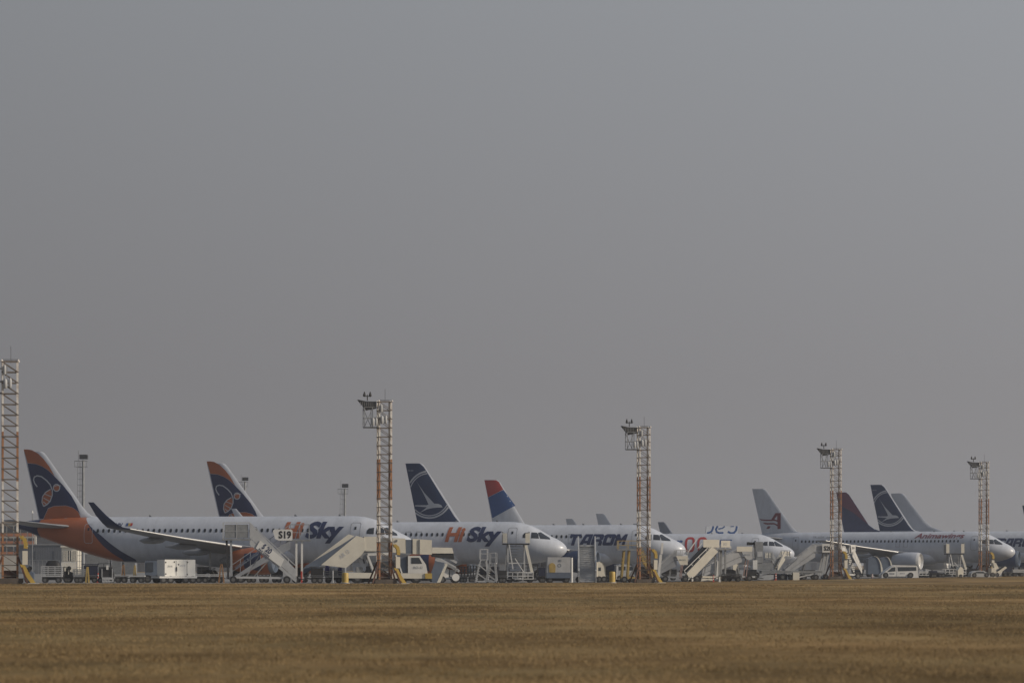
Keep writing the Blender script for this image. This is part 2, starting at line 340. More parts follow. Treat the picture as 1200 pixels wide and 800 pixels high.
def aircraft(label, nose_px, tail_px, s, L=37.57, H=11.76, dorsal=0, group=None, engine=M_white, lip=M_edge, tipmat=None, detail=2, scale=1., zoff=0., shark=True, windows=True, fin_mat=M_white, tone=M_white, name='airliner', pitch=0):
    N = Vector(((nose_px-600)/s, F/s, 0))
    lo, hi = R(-30), R(80)
    for _ in range(60):
        th = (lo+hi)/2; T = N+Vector((-math.cos(th), math.sin(th), 0))*L*scale
        if 600+F*T.x/T.y < tail_px: lo = th
        else: hi = th
    g = gz(N.x, N.y)+zoff
    root = empty(name, (N.x, N.y, g), math.pi-th, scale)
    tag(root, label, 'airliner', group)
    sh = Shape(L); nseg = 56 if detail else 24
    xs = np.unique(np.concatenate([[0.003, .02, .05, .1, .18], np.arange(.3, 7, .2), np.arange(7, L-12, 2.5), np.arange(L-12, L-.3, .4), [L-.15, L]]))
    rs = []
    for x in xs:
        t, b, w_ = sh.at(x); c = (t+b)/2; h = (t-b)/2
        rs.append([(x, w_*math.cos(2*math.pi*i/nseg), c+h*math.sin(2*math.pi*i/nseg)) for i in range(nseg)])
    MB().rings(rs).build('fuselage', tone, root, True)
    # fin, as a lens-shaped slab
    fo = fin_outline(L, H, dorsal)
    rows = []
    TE = [(5.5, L-2.15), (H, L-.66)]
    le = sorted([(z, x) for x, z in fo[2:-1]])
    zl = [5.6, 5.84, 5.98, 6.25, 6.75, 7.4, 8.2, 9, 10, 11, H-.35, H-.10, H]
    for z in zl:
        xl = float(np.interp(z, [a[0] for a in le], [a[1] for a in le])); xt = float(np.interp(z, [TE[0][0], TE[1][0]], [TE[0][1], TE[1][1]])); ch = xt-xl
        th_ = .36*(1-.55*(z-5.6)/(H-5.6))
        rows.append([(xl+ch*a, th_*b, z) for a, b in AF])
    MBf = MB().rings(rows); fin = MBf.build('tail_fin', fin_mat, root, True)
    def finsurf(x, z):
        xl = float(np.interp(z, [a[0] for a in le], [a[1] for a in le])); xt = float(np.interp(z, [TE[0][0], TE[1][0]], [TE[0][1], TE[1][1]])); ch = xt-xl
        a = min(max((x-xl)/ch, 0), 1); yt = 5*(.2969*math.sqrt(a)-.126*a-.3516*a*a+.2843*a**3-.1036*a**4)
        return .36*(1-.55*(z-5.6)/(H-5.6))*yt
    # tailplane
    for sd_ in (1, -1):
        loft([(.5, L-6.1, 4.2, 4.95, .10, 0), (2.2, L-5.0, 3.3, 5.08, .10, 0), (6.25, L-2.55, 1.45, 5.5, .10, 0)], side=sd_).build('tailplane', M_wing if tone is not M_offwhite else tone, root, True)
    # wings
    wx = 12.0-(37.57-L)*.45
    for sd_ in (1, -1):
        lw = 0
        def dz(y): return lw*max(0, y-2)
        W = loft([(.6, wx-.7, 7.4, 2.55, .125, 0), (1.95, wx, 6.6, 2.70, .12, 0), (6.4, wx+2.35, 3.95, 3.22+dz(6.4), .11, 0), (11.5, wx+5.2, 2.75, 3.85+dz(11.5), .10, 0), (16.6, wx+8.2, 1.65, 4.62+dz(16.6), .09, 0)], side=sd_).build('wing', M_wing, root, True)
        # bare-metal leading edge, its sunlit brightness set into the pale colour
        b = MB(); n_ = 6
        e_ = [(1.95, wx, 2.70, .11), (6.4, wx+2.35, 3.22+dz(6.4), .085), (11.5, wx+5.2, 3.85+dz(11.5), .065), (16.6, wx+8.2, 4.62+dz(16.6), .05)]
        b.rings([[(x+.03-r*math.cos(R(a)), sd_*y, z+r*math.sin(R(a))) for a in (-75, -45, -15, 15, 45, 75)] for y, x, z, r in e_], close=False, cap=False)
        b.build('leading_edge', M_edge, W, True)
        if shark:
            tip = loft([(y_, x_, c_, z_+dz(16.6), t_, k_) for y_, x_, c_, z_, t_, k_ in ((16.6, wx+8.2, 1.65, 4.62, .09, 0), (17.05, wx+8.65, 1.45, 4.72, .09, 30), (17.40, wx+9.2, 1.2, 5.10, .09, 62), (17.62, wx+9.95, .95, 5.75, .09, 76), (17.85, wx+11.0, .5, 6.85, .09, 80))], side=sd_)
            tip.build('sharklet', (tipmat if sd_ > 0 else None) or M_white, W, True)
        if detail:
            for yy, xx, ll in ((4.2, wx+5.6, 2.6), (8.3, wx+5.2, 3.0), (12.2, wx+6.7, 2.4)):
                zz = float(np.interp(yy, [1.95, 6.4, 11.5, 16.6], [2.70, 3.22, 3.85, 4.62]))-.30
                f_ = MB(); prof = [(0, .02), (.3, .17), (1, .24), (1.9, .22), (ll, .03)]
                f_.rings([[(xx+x, sd_*yy+r*.8*math.cos(2*math.pi*i/12), zz+r*1.2*math.sin(2*math.pi*i/12)) for i in range(12)] for x, r in prof])
                f_.build('flap_fairing', M_wing, W, True)
        # engine
        ex, ey, ez = wx-1.0, sd_*5.75, 1.95
        E = MB().lathe_x([(.75, .80), (.30, .93), (.08, .98), (.06, 1.05), (.35, 1.16), (1.1, 1.21), (2.2, 1.17), (3.2, 1.0), (3.8, .84), (3.8, .76), (3.0, .76)], (ex, ey, ez)).build('engine', engine, root, True)
        MB().lathe_x([(.30, .92), (.05, .97), (-.02, 1.02), (.05, 1.07), (.33, 1.165)], (ex, ey, ez)).build('intake_lip', lip, E, True)
        MB().lathe_x([(.70, .82), (.68, .3), (.45, .14), (.38, .01)], (ex, ey, ez)).build('fan', M_dark, E, True)
        MB().lathe_x([(3.0, .62), (3.9, .52), (4.6, .34), (5.1, .10)], (ex, ey, ez)).build('exhaust_cone', M_grey, E, True)
        if engine is M_orange:
            prof = [(.95, 1.215), (1.4, 1.225), (2.0, 1.20), (2.5, 1.145)]; b = MB(); b.rings([[(ex+x, ey+sd_*(r_+.012)*math.cos(R(a)), ez+(r_+.012)*math.sin(R(a))) for a in np.linspace(-55+x*8, 41-x*4, 16)] for x, r_ in prof], close=False, cap=False)
            b.build('navy_cowl_patch', M_navy, E, True)
        pz = 3.0
        MB().prism([(ex+1.2, ez+1.1), (ex+3.4, ez+.85), (ex+5.3, pz+.2), (ex+3.3, pz+.25)], ey-.12, ey+.12).build('pylon', M_wing, E)
    # belly fairing
    b = MB(); rs = []
    for x, k in ((wx-1.8, .55), (wx-.8, .85), (wx+.8, 1), (wx+4, 1.02), (wx+6.5, .97), (wx+8, .8), (wx+9.2, .5)):
        rs.append([(x, 2.1*k*math.cos(2*math.pi*i/28), 2.55+1.22*k*math.sin(2*math.pi*i/28)) for i in range(28)])
    b.rings(rs).build('belly_fairing', tone, root, True)
    # gear
    def gear(x, y, r, wd, top, n, nm):
        g_ = MB(); g_.tube((x, y, r), (x, y, top), .09); g_.tube((x-.5, y, r+.9), (x, y, r+.15), .05); g_.tube((x, y-wd, r), (x, y+wd, r), .06)
        G = g_.build(nm, M_lgrey, root, True)
        for q in (-1, 1):
            MB().tube((x, y+q*wd-.14, r), (x, y+q*wd+.14, r), r, n=24).build('tyre', M_rubber, G, True)
            MB().tube((x, y+q*wd-.15, r), (x, y+q*wd+.15, r), r*.5, n=16).build('wheel_hub', M_lgrey, G, True)
    gear(5.07, 0, .38, .25, 2.1, 2, 'nose_gear')
    for q in (1, -1): gear(wx+5.7, q*3.8, .58, .46, 2.9, 2, 'main_gear')
    MB().prism([(4.4, 1.8), (5.7, 1.8), (5.6, 1.0), (4.5, 1.05)], .42, .46).build('gear_door', tone, root)
    if detail:
        # cockpit glass: three panes a side
        for sd_ in (1, -1):
            for poly in ([(3.32, 4.26), (3.95, 4.30), (3.95, 4.58), (3.80, 4.78), (3.38, 4.83)], [(2.42, 4.22), (3.14, 4.26), (3.20, 4.83), (2.72, 4.80), (2.55, 4.62)],
                         [(1.42, 4.13), (2.30, 4.20), (2.64, 4.80), (2.46, 4.86), (2.0, 4.57), (1.55, 4.31)]):
                o = drape(poly, poly_faces(poly), sh.surf, 'cockpit_window', M_glass, root, dz=.08, dx=.12, eps=.02)
                if sd_ < 0:
                    for v in o.data.vertices: v.co.y *= -1
        # cabin windows
        zc = 4.62; poly = [(.115*math.copysign(abs(math.cos(a))**.75, math.cos(a)), zc+.17*math.copysign(abs(math.sin(a))**.75, math.sin(a))) for a in np.linspace(0, 2*math.pi, 15)[:-1]]
        def sf(x, z): return sh.surf(L/2, z)
        w0 = drape(poly, poly_faces(poly), sf, 'cabin_window', M_glass, root, eps=.02)
        xw = np.arange(7.2, L-8.4, .533) if windows else [L-9]; first = True
        skip = {int((wx+2.2-7.2)/.533), int((wx+3.8-7.2)/.533)} if detail > 1 else set()
        for i, x in enumerate(xw):
            o = w0 if first else w0.copy()
            if not first: COL.objects.link(o)
            o.location = (x, 0, 0); first = False
        # doors: seam outlines
        def door(x0, x1, z0, z1, nm='door', sm=M_seam, ep=.018):
            r = .12; ring = []
            out = [(x0+r, z0), (x1-r, z0), (x1, z0+r), (x1, z1-r), (x1-r, z1), (x0+r, z1), (x0, z1-r), (x0, z0+r)]
            vv, ff = [], []
            cx, cz = (x0+x1)/2, (z0+z1)/2
            inn = [(cx+(x-cx)*(1-.07/(x1-x0)), cz+(z-cz)*(1-.07/(z1-z0))) for x, z in out]
            n_ = len(out); vv = out+inn; ff = [(i, (i+1) % n_, n_+(i+1) % n_, n_+i) for i in range(n_)]
            D = drape(vv, ff, sh.surf, nm, sm, root, eps=ep)
            q = [(cx-.09, z1-.62), (cx+.09, z1-.62), (cx+.09, z1-.36), (cx-.09, z1-.36)]
            drape(q, [(0, 1, 2, 3)], sh.surf, 'door_window', M_glass, D, eps=ep+.007)
        door(4.55, 5.45, 3.42, 5.28); door(L-8.0, L-7.15, 3.5, 5.25, 'rear_door', M_logo if engine is M_orange else M_seam, .03)
        ov = [(wx+2.4), (wx+3.5)] if L > 32 else [(wx+2.8)]
        for x in ov:
            out = [(x-.28, 3.85), (x+.28, 3.85), (x+.28, 4.92), (x-.28, 4.92)]; inn = [(x-.24, 3.89), (x+.24, 3.89), (x+.24, 4.88), (x-.24, 4.88)]
            drape(out+inn, [(i, (i+1) % 4, 4+(i+1) % 4, 4+i) for i in range(4)], sh.surf, 'overwing_exit', M_seam, root)
        # small aerials on the roof
        for x in (6.8, 10.9, L*.45, L-13):
            MB().prism([(x, 5.84), (x+.30, 5.84), (x+.30, 6.02), (x+.2, 6.03)], -.02, .02).build('aerial', M_grey, root)
    return root, sh, finsurf, fin
def drape_poly(poly, surf, name, m, parent, **k): return drape(poly, poly_faces(poly), surf, name, m, parent, **k)
def drape_text(body, surf, name, m, parent, x_left, x_right, zbase, height, bold=0., shear=0., spacing=1., **k):
    vs_, fs, W = text_polys(body, bold, shear, spacing); kx = (x_left-x_right)/W
    return drape([(x_left-x*kx, zbase+z*height) for x, z in vs_], fs, surf, name, m, parent, **k)

def hisky(root, sh, finsurf, fin, L):
    fz = lambda py: 1.6+(662-py)/13.05-.12
    ff = lambda P: [(L-(x-20)/12.1, fz(y)) for x, y in P]
    fb = lambda P: [(L-(x-20+(3+.045*max(0, x-40)))/12.1, fz(y)) for x, y in P]
    top = [(27.8, 525), (33, 525), (38, 526), (45, 530), (52, 537), (58, 545), (64.5, 556.5), (57, 549.5), (50, 545), (42, 542), (32.5, 541)]
    navy = [(32.3, 541.4), (42, 542.3), (50, 545.3), (57, 549.8), (64.5, 557), (74, 567), (84, 579.5), (90, 590), (95, 602.5), (92, 598), (86, 593.5), (78, 591), (64, 591.5), (57, 594), (54, 600), (51, 606.5), (46.5, 606.5)]
    dome = [(95.3, 605), (92, 598.3), (86, 593.9), (78, 591.4), (64, 591.9), (57.3, 594.4), (54.4, 600), (51.3, 607), (60, 608), (80, 608)]
    drape_poly(ff(top), finsurf, 'orange_fin_top', M_orange, fin, eps=.012)
    drape_poly(ff(navy), finsurf, 'navy_fin_panel', M_navy, fin, eps=.012)
    drape_poly(ff(dome), finsurf, 'orange_fin_base', M_orange, fin, eps=.012)
    # emblem
    e_ = .022
    hook = ff([(44, 569), (41, 565), (39.6, 561), (40.5, 557.5), (44, 556), (49, 557), (55, 561.5), (59.5, 566.5), (62, 573), (62, 579), (59.5, 586), (55.5, 590), (51.5, 592)])
    v, f = stroke(hook, .12, .10); drape(v, f, finsurf, 'tail_emblem', M_logo, fin, eps=e_)
    leaf = ff([(51, 592.5), (49, 587), (50, 580), (54, 575), (60, 571.5), (61.5, 578), (60, 585), (56, 590)])
    drape_poly(leaf, finsurf, 'emblem_body', M_orange, fin, eps=e_-.004)
    v, f = stroke(ff([(51.5, 592), (49.5, 587), (50.3, 580.5), (54, 575.5), (60, 572)]), .09); drape(v, f, finsurf, 'emblem_outline', M_logo, fin, eps=e_)
    for a, b in (((53, 577.5), (60.5, 580.5)), ((51.5, 582), (58.5, 586)), ((51, 586.5), (55, 589.5))):
        v, f = stroke(ff([a, b]), .07); drape(v, f, finsurf, 'emblem_stripe', M_logo, fin, eps=e_+.004)
    c = ff([(67, 570.3)])[0]; drape_poly(arc(c[0], c[1], .28, .28, 0, 342, 18), finsurf, 'emblem_head', M_orange, fin, eps=e_-.004)
    v, f = stroke(arc(c[0], c[1], .31, .31, 0, 360, 20), .09); drape(v, f, finsurf, 'emblem_head_outline', M_logo, fin, eps=e_)
    v, f = stroke(ff([(64.5, 569), (67.5, 567.5), (72, 568)]), .06); drape(v, f, finsurf, 'emblem_beak', M_logo, fin, eps=e_+.004)
    # fuselage: navy tail cone, orange sweep, navy stripe; clip to the profile
    def clip(P):
        out = []
        for i, (x, z) in enumerate(P):
            x = min(max(x, .02), L-.02)
            t, b, _ = sh.at(x); out.append((x, min(max(z, b+.015), t-.012)))
        return out
    def band(left, right, name, m, eps=.015):
        """region between two boundary curves x(z), laid on both flanks as rows"""
        zs = np.linspace(1.9, 5.86, 56)
        lz = sorted([(z, x) for x, z in left]); rz = sorted([(z, x) for x, z in right])
        xa = np.interp(zs, [a[0] for a in lz], [a[1] for a in lz]); xb = np.interp(zs, [a[0] for a in rz], [a[1] for a in rz])
        for sgn in (1, -1):
            b = MB(); n_ = 24; rs = []
            for k in range(len(zs)):
                row = []
                for i in range(n_):
                    x = min(xa[k]+(xb[k]-xa[k])*i/(n_-1), L-.01); t, bb, w_ = sh.at(x); c_ = (t+bb)/2; h = (t-bb)/2
                    q = min(max((zs[k]-c_)/h, -1), 1); z = c_+h*q
                    row.append((x, sgn*((w_+eps)*math.sqrt(max(1-q*q, 0))), c_+(h+eps)*q))
                rs.append(row)
            b.rings(rs, close=False, cap=False)
            o = b.build(name, m, root, True)
            bm = bmesh.new(); bm.from_mesh(o.data); bmesh.ops.remove_doubles(bm, verts=bm.verts[:], dist=.002); bm.to_mesh(o.data); bm.free()
    b_no = fb([(47, 606), (45.5, 612), (44.5, 620), (46, 628), (50, 636), (60, 650)])
    b_ow = fb([(94, 601), (98, 606), (103, 612), (108, 619), (115, 629), (122, 638), (131, 647), (140, 654)])
    b_nr = fb([(94, 601), (98, 606), (103, 612), (110.5, 619), (121, 627), (131, 636), (142, 645), (155, 654)])
    end = [(L, 0), (L, 9)]
    band(b_no, end, 'navy_tail_cone', M_navy); band(b_ow, b_no, 'orange_tail_sweep', M_orange); band(b_nr, b_ow, 'navy_sweep_stripe', M_navy)
    # outline of the rear door in pale paint
    # writing
    drape_text('Hi', sh.surf, 'airline_name_start', M_orange, root, 11.75, 9.75, 3.98, 1.32, bold=.065, shear=.24, eps=.03)
    drape_text('Sky', sh.surf, 'airline_name_end', M_navy, root, 9.55, 6.05, 3.98, 1.34, bold=.065, shear=.24, eps=.03)
    v, f = stroke([(9.35, 5.36), (9.05, 5.62)], .05); drape(v, f, sh.surf, 'name_accent', M_logo, root, eps=.03)
    drape_text('YR-SUN', sh.surf, 'registration', M_navy, root, L-9.15, L-10.75, 5.02, .30, bold=.02, shear=.2, eps=.03)
    x = L-11.1
    for i, m in enumerate((M_blue, M_yel, M_red)):
        q = [(x-.2*i, 5.04), (x-.2*i-.2, 5.04), (x-.2*i-.2, 5.30), (x-.2*i, 5.30)]; drape(q, [(0, 1, 2, 3)], sh.surf, 'flag_band', m, root, eps=.03)

def swallow(fin, finsurf, L, H, px0, k):
    """ring and bird emblem; coordinates read from the crop with 8.89 px per photo px"""
    f_ = lambda P: [(L-.66-(x-78)/k/1.0, H-(y-88)/(k*1.035)) for x, y in P]
    kk = k
    C = f_([(345, 430)])[0]; rr = 232/k
    for r0, w_ in ((rr*1.06, .17), (rr*.96, .11)):
        a = arc(C[0], C[1], r0, r0, 0, 360, 120)
        # only where the fin is
        seg = []
        def inside(p):
            x, z = p; zz = [5.9, 6.25, 6.75, H-.35, H]; xl = np.interp(z, [5.84, 6.25, 6.75, H-.35, H], [L-8.4, L-6.85, L-6.35, L-2.85, L-2.35]); xt = np.interp(z, [5.5, H], [L-2.15, L-.66])
            return xl+.1 < x < xt-.02 and z > 5.9
        cur = []
        for p in a:
            if inside(p): cur.append(p)
            else:
                if len(cur) > 2: seg.append(cur)
                cur = []
        if len(cur) > 2: seg.append(cur)
        for c in seg:
            v, f = stroke(c, w_); drape(v, f, finsurf, 'emblem_ring', M_logo, fin, eps=.02)
    bird = [(188, 262), (240, 340), (290, 410), (345, 470), (400, 530), (445, 532), (475, 545), (492, 570), (440, 572), (375, 578), (320, 590), (232, 632), (290, 590), (318, 568), (186, 556), (186, 546), (318, 546), (335, 538), (320, 500), (270, 400), (225, 320)]
    drape_poly(f_(bird), finsurf, 'tail_emblem', M_logo, fin, eps=.024)
def tarom_text(root, sh, x0, x1, z0, h):
    """five squared slanted letters drawn as polygons; unit cell 1 wide, 1 high"""
    t = .27
    Lt = [[[(.0, 1), (1, 1), (1, 1-t), (.64, 1-t), (.64, 0), (.34, 0), (.34, 1-t), (0, 1-t)]],
          [[(0, 0), (.30, 1), (1, 1), (1, 0), (.70, 0), (.70, .20), (.38, .20), (.32, 0)], 'hole', [(.44, .42), (.70, .42), (.70, .76), (.52, .76)]],
          [[(0, 0), (0, 1), (.85, 1), (1, .86), (1, .55), (.88, .44), (1, .30), (1, 0), (.70, 0), (.70, .33), (.30, .33), (.30, 0)], 'hole', [(.30, .56), (.70, .56), (.70, .76), (.30, .76)]],
          [[(.12, 0), (0, .12), (0, .88), (.12, 1), (.88, 1), (1, .88), (1, .12), (.88, 0)], 'hole', [(.31, .27), (.69, .27), (.69, .73), (.31, .73)]],
          [[(0, 0), (0, 1), (.26, 1), (.5, .58), (.74, 1), (1, 1), (1, 0), (.74, 0), (.74, .50), (.5, .16), (.26, .50), (.26, 0)]]]
    n = 5; W = x0-x1; sl = .30*h; cw = (W-sl)/n
    for k, parts in enumerate(Lt):
        loops = [[Vector((x, z, 0)) for x, z in parts[0]]]
        if len(parts) > 1: loops.append([Vector((x, z, 0)) for x, z in parts[2]])
        tr = tessellate_polygon(loops); pts = [p for l in loops for p in l]
        vv = [(x0-(cw*k+p.x*cw*.93+p.y*sl), z0+p.y*h) for p in pts]
        drape(vv, [tuple(q) for q in tr], sh.surf, 'airline_letter', M_navy, root, eps=.03)

# HiSky pair
HG = 'white airliners with orange and navy tails'
r1, sh1, fs1, fin1 = aircraft('nearest airliner, orange and navy tail, standing behind the S19 stairs at left', 487.5, 20, 13.4, group=HG, engine=M_orange, lip=M_bluegrey, tipmat=M_navy)
hisky(r1, sh1, fs1, fin1, 37.57)
r2, sh2, fs2, fin2 = aircraft('orange and navy tailed airliner with its nose right of the maintenance steps', 664.2, 235, 12.08, group=HG, engine=M_orange, lip=M_bluegrey, shark=False, tipmat=M_navy)
hisky(r2, sh2, fs2, fin2, 37.57)
# third: short airliner with dark blue fin
TG = 'airliners with a dark blue fin and bird ring emblem'
r3, sh3, fs3, fin3 = aircraft('short white airliner with dark blue ringed tail and full TAROM lettering, mid picture', 803.5, 468, 11.08, L=31.44, H=12.56, shark=False, group=TG, engine=M_navy2, lip=M_bluegrey, tipmat=M_navy2)
def blue_fin(fin, fs, L, H):
    P = [(L-2.05, 5.95), (L-.70, H-.02), (L-2.3, H-.02), (L-2.75, H-.4), (L-6.15, 6.85), (L-6.7, 6.2), (L-7.1, 5.95)]
    drape_poly(P, fs, 'fin_panel', M_navy2, fin, eps=.012)
    swallow(fin, fs, L, H, 0, 98.)
    drape_text('YR-ASD', fs, 'fin_registration', M_logo, fin, L-.95, L-1.6, H-.85, .14, eps=.02)
blue_fin(fin3, fs3, 31.44, 12.56); tarom_text(r3, sh3, 12.4, 5.75, 3.68, 1.20)
drape_poly([(14.1, 4.1), (12.9, 4.1), (12.9, 4.85), (14.1, 4.85)], sh3.surf, 'grey_window_frame', M_logo, r3, eps=.012)
# fourth: red, blue and white fin; big-letter fuselage
r4, sh4, fs4, fin4 = aircraft('airliner with red, blue and white fin, its letters half hidden by cream stairs', 931, 562, 9.6, L=42.9, H=13.2, scale=.92, dorsal=1, zoff=-.05, shark=False, windows=False, engine=M_white, tone=M_white)
L4 = 42.9; H4 = 13.2
def fpx(P, k=8.6, x0=569.5, y0=563.5): return [(L4-.66-(x-x0)/k, H4-(y-y0)/(k*1.02)) for x, y in P]
drape_poly(fpx([(569.6, 563.8), (584, 563.8), (587, 566), (592.3, 575), (574, 584)]), fs4, 'red_fin_top', M_red, fin4, eps=.015)
drape_poly(fpx([(574, 584.3), (592.5, 575.3), (606.5, 594), (579, 608.8)]), fs4, 'blue_fin_panel', M_blue, fin4, eps=.015)
drape_text('cr', sh4.surf, 'airline_name_start', M_blue, r4, 16.6, 14.7, 4.0, 1.5, bold=.02, eps=.03)
for a in (13.75, 12.1):
    v, f = stroke([(a+.52*math.copysign(abs(math.cos(t))**.6, math.cos(t)), 4.42+.86*math.copysign(abs(math.sin(t))**.6, math.sin(t))) for t in np.linspace(0, 2*math.pi, 33)], .30)
    drape(v, f, sh4.surf, 'airline_name_middle', M_red, r4, eps=.03)
drape_text('JET', sh4.surf, 'airline_name_end', M_blue, r4, 10.5, 8.1, 4.15, .95, bold=.02, shear=.2, eps=.03)
# fifth: Animawings
r5, sh5, fs5, fin5 = aircraft('white airliner with a dark red letter A on its white fin', 1189.5, 876, 8.95, shark=False, engine=M_offwhite)
def f5(P): return [(37.57-.66-(x-883)/8.3, 11.76-(y-570.5)/8.85) for x, y in P]
A_ = lambda P: f5([(870+x/10., 560+y/10.) for x, y in P])
drape_poly(A_([(415, 395), (478, 395), (478, 585), (440, 585), (440, 500), (405, 488), (375, 487), (360, 480)]), fs5, 'tail_emblem', M_maroon, fin5, eps=.015)
drape_poly(A_([(437, 425), (437, 478), (412, 472), (405, 465)]), fs5, 'emblem_counter', M_white, fin5, eps=.022)
drape_poly(A_([(215, 455), (245, 468), (300, 472), (375, 473), (372, 490), (300, 488), (240, 482)]), fs5, 'emblem_wing', M_maroon, fin5, eps=.015)
drape_poly(A_([(262, 508), (320, 513), (400, 513), (440, 532), (440, 552), (400, 530), (320, 532), (285, 527)]), fs5, 'emblem_feather', M_maroon, fin5, eps=.015)
drape_poly(A_([(325, 550), (357, 552), (338, 583), (302, 580)]), fs5, 'emblem_foot', M_maroon, fin5, eps=.015)
drape_text('Animawings', sh5.surf, 'airline_name', M_maroon, r5, 13.3, 6.45, 5.02, .64, bold=.03, shear=.3, eps=.03)
drape_text('YR-AGA', sh5.surf, 'registration', M_seam, r5, 27.6, 26.0, 5.05, .30, eps=.03)
drape_text('AIRBUS', sh5.surf, 'type_lettering', M_seam, r5, 25.7, 24.2, 5.05, .26, eps=.03)
# sixth: second dark-blue-fin airliner leaving the frame at the right
r6, sh6, fs6, fin6 = aircraft('white airliner with dark blue bird-ring tail, cut by the right edge of the picture', 1272, 1014.5, 8.05, L=31.44, H=12.56, shark=False, group=TG, engine=M_navy2, lip=M_bluegrey, tipmat=M_navy2, scale=1.04, zoff=.28)
blue_fin(fin6, fs6, 31.44, 12.56); tarom_text(r6, sh6, 12.5, 5.75, 3.68, 1.20)
# further fins
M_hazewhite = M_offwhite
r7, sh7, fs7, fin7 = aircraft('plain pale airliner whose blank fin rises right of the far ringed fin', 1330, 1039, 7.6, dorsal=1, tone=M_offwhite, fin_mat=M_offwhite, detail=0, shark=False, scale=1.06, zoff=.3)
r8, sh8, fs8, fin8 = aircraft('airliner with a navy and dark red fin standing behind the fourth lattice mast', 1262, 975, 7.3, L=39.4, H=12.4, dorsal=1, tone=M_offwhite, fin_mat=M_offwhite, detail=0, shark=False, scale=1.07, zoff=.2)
L8 = 39.4; H8 = 12.4
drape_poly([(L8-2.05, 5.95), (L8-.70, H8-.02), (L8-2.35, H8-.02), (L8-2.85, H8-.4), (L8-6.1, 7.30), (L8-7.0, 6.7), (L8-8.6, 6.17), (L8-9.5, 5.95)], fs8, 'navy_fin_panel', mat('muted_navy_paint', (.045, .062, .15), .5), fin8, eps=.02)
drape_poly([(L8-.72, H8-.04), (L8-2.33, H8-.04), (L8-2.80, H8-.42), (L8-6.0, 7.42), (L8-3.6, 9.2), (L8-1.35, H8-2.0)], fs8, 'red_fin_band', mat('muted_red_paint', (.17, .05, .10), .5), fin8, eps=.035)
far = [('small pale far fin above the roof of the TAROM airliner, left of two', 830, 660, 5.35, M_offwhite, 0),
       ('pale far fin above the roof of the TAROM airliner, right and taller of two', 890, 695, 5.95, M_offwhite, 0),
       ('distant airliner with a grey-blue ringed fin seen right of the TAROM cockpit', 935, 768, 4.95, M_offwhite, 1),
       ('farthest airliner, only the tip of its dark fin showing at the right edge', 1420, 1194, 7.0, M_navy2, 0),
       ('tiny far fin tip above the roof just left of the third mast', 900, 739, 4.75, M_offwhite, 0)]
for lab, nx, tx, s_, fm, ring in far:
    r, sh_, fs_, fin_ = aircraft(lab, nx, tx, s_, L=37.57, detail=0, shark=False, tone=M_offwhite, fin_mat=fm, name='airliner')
    if ring:
        L_ = 37.57
        drape_poly([(L_-2.05, 5.95), (L_-.72, 11.7), (L_-2.3, 11.7), (L_-6.3, 6.5), (L_-7, 5.95)], fs_, 'fin_panel', mat('hazed_blue_paint', (.13, .16, .22), .5), fin_, eps=.03)  # far fin paled and greyed, distance haze set into the blue
        drape_poly([(L_-2.0, 6.5), (L_-4.6, 9.0), (L_-4.2, 9.4), (L_-1.85, 7.4)], fs_, 'fin_stripe', M_logo, fin_, eps=.05)
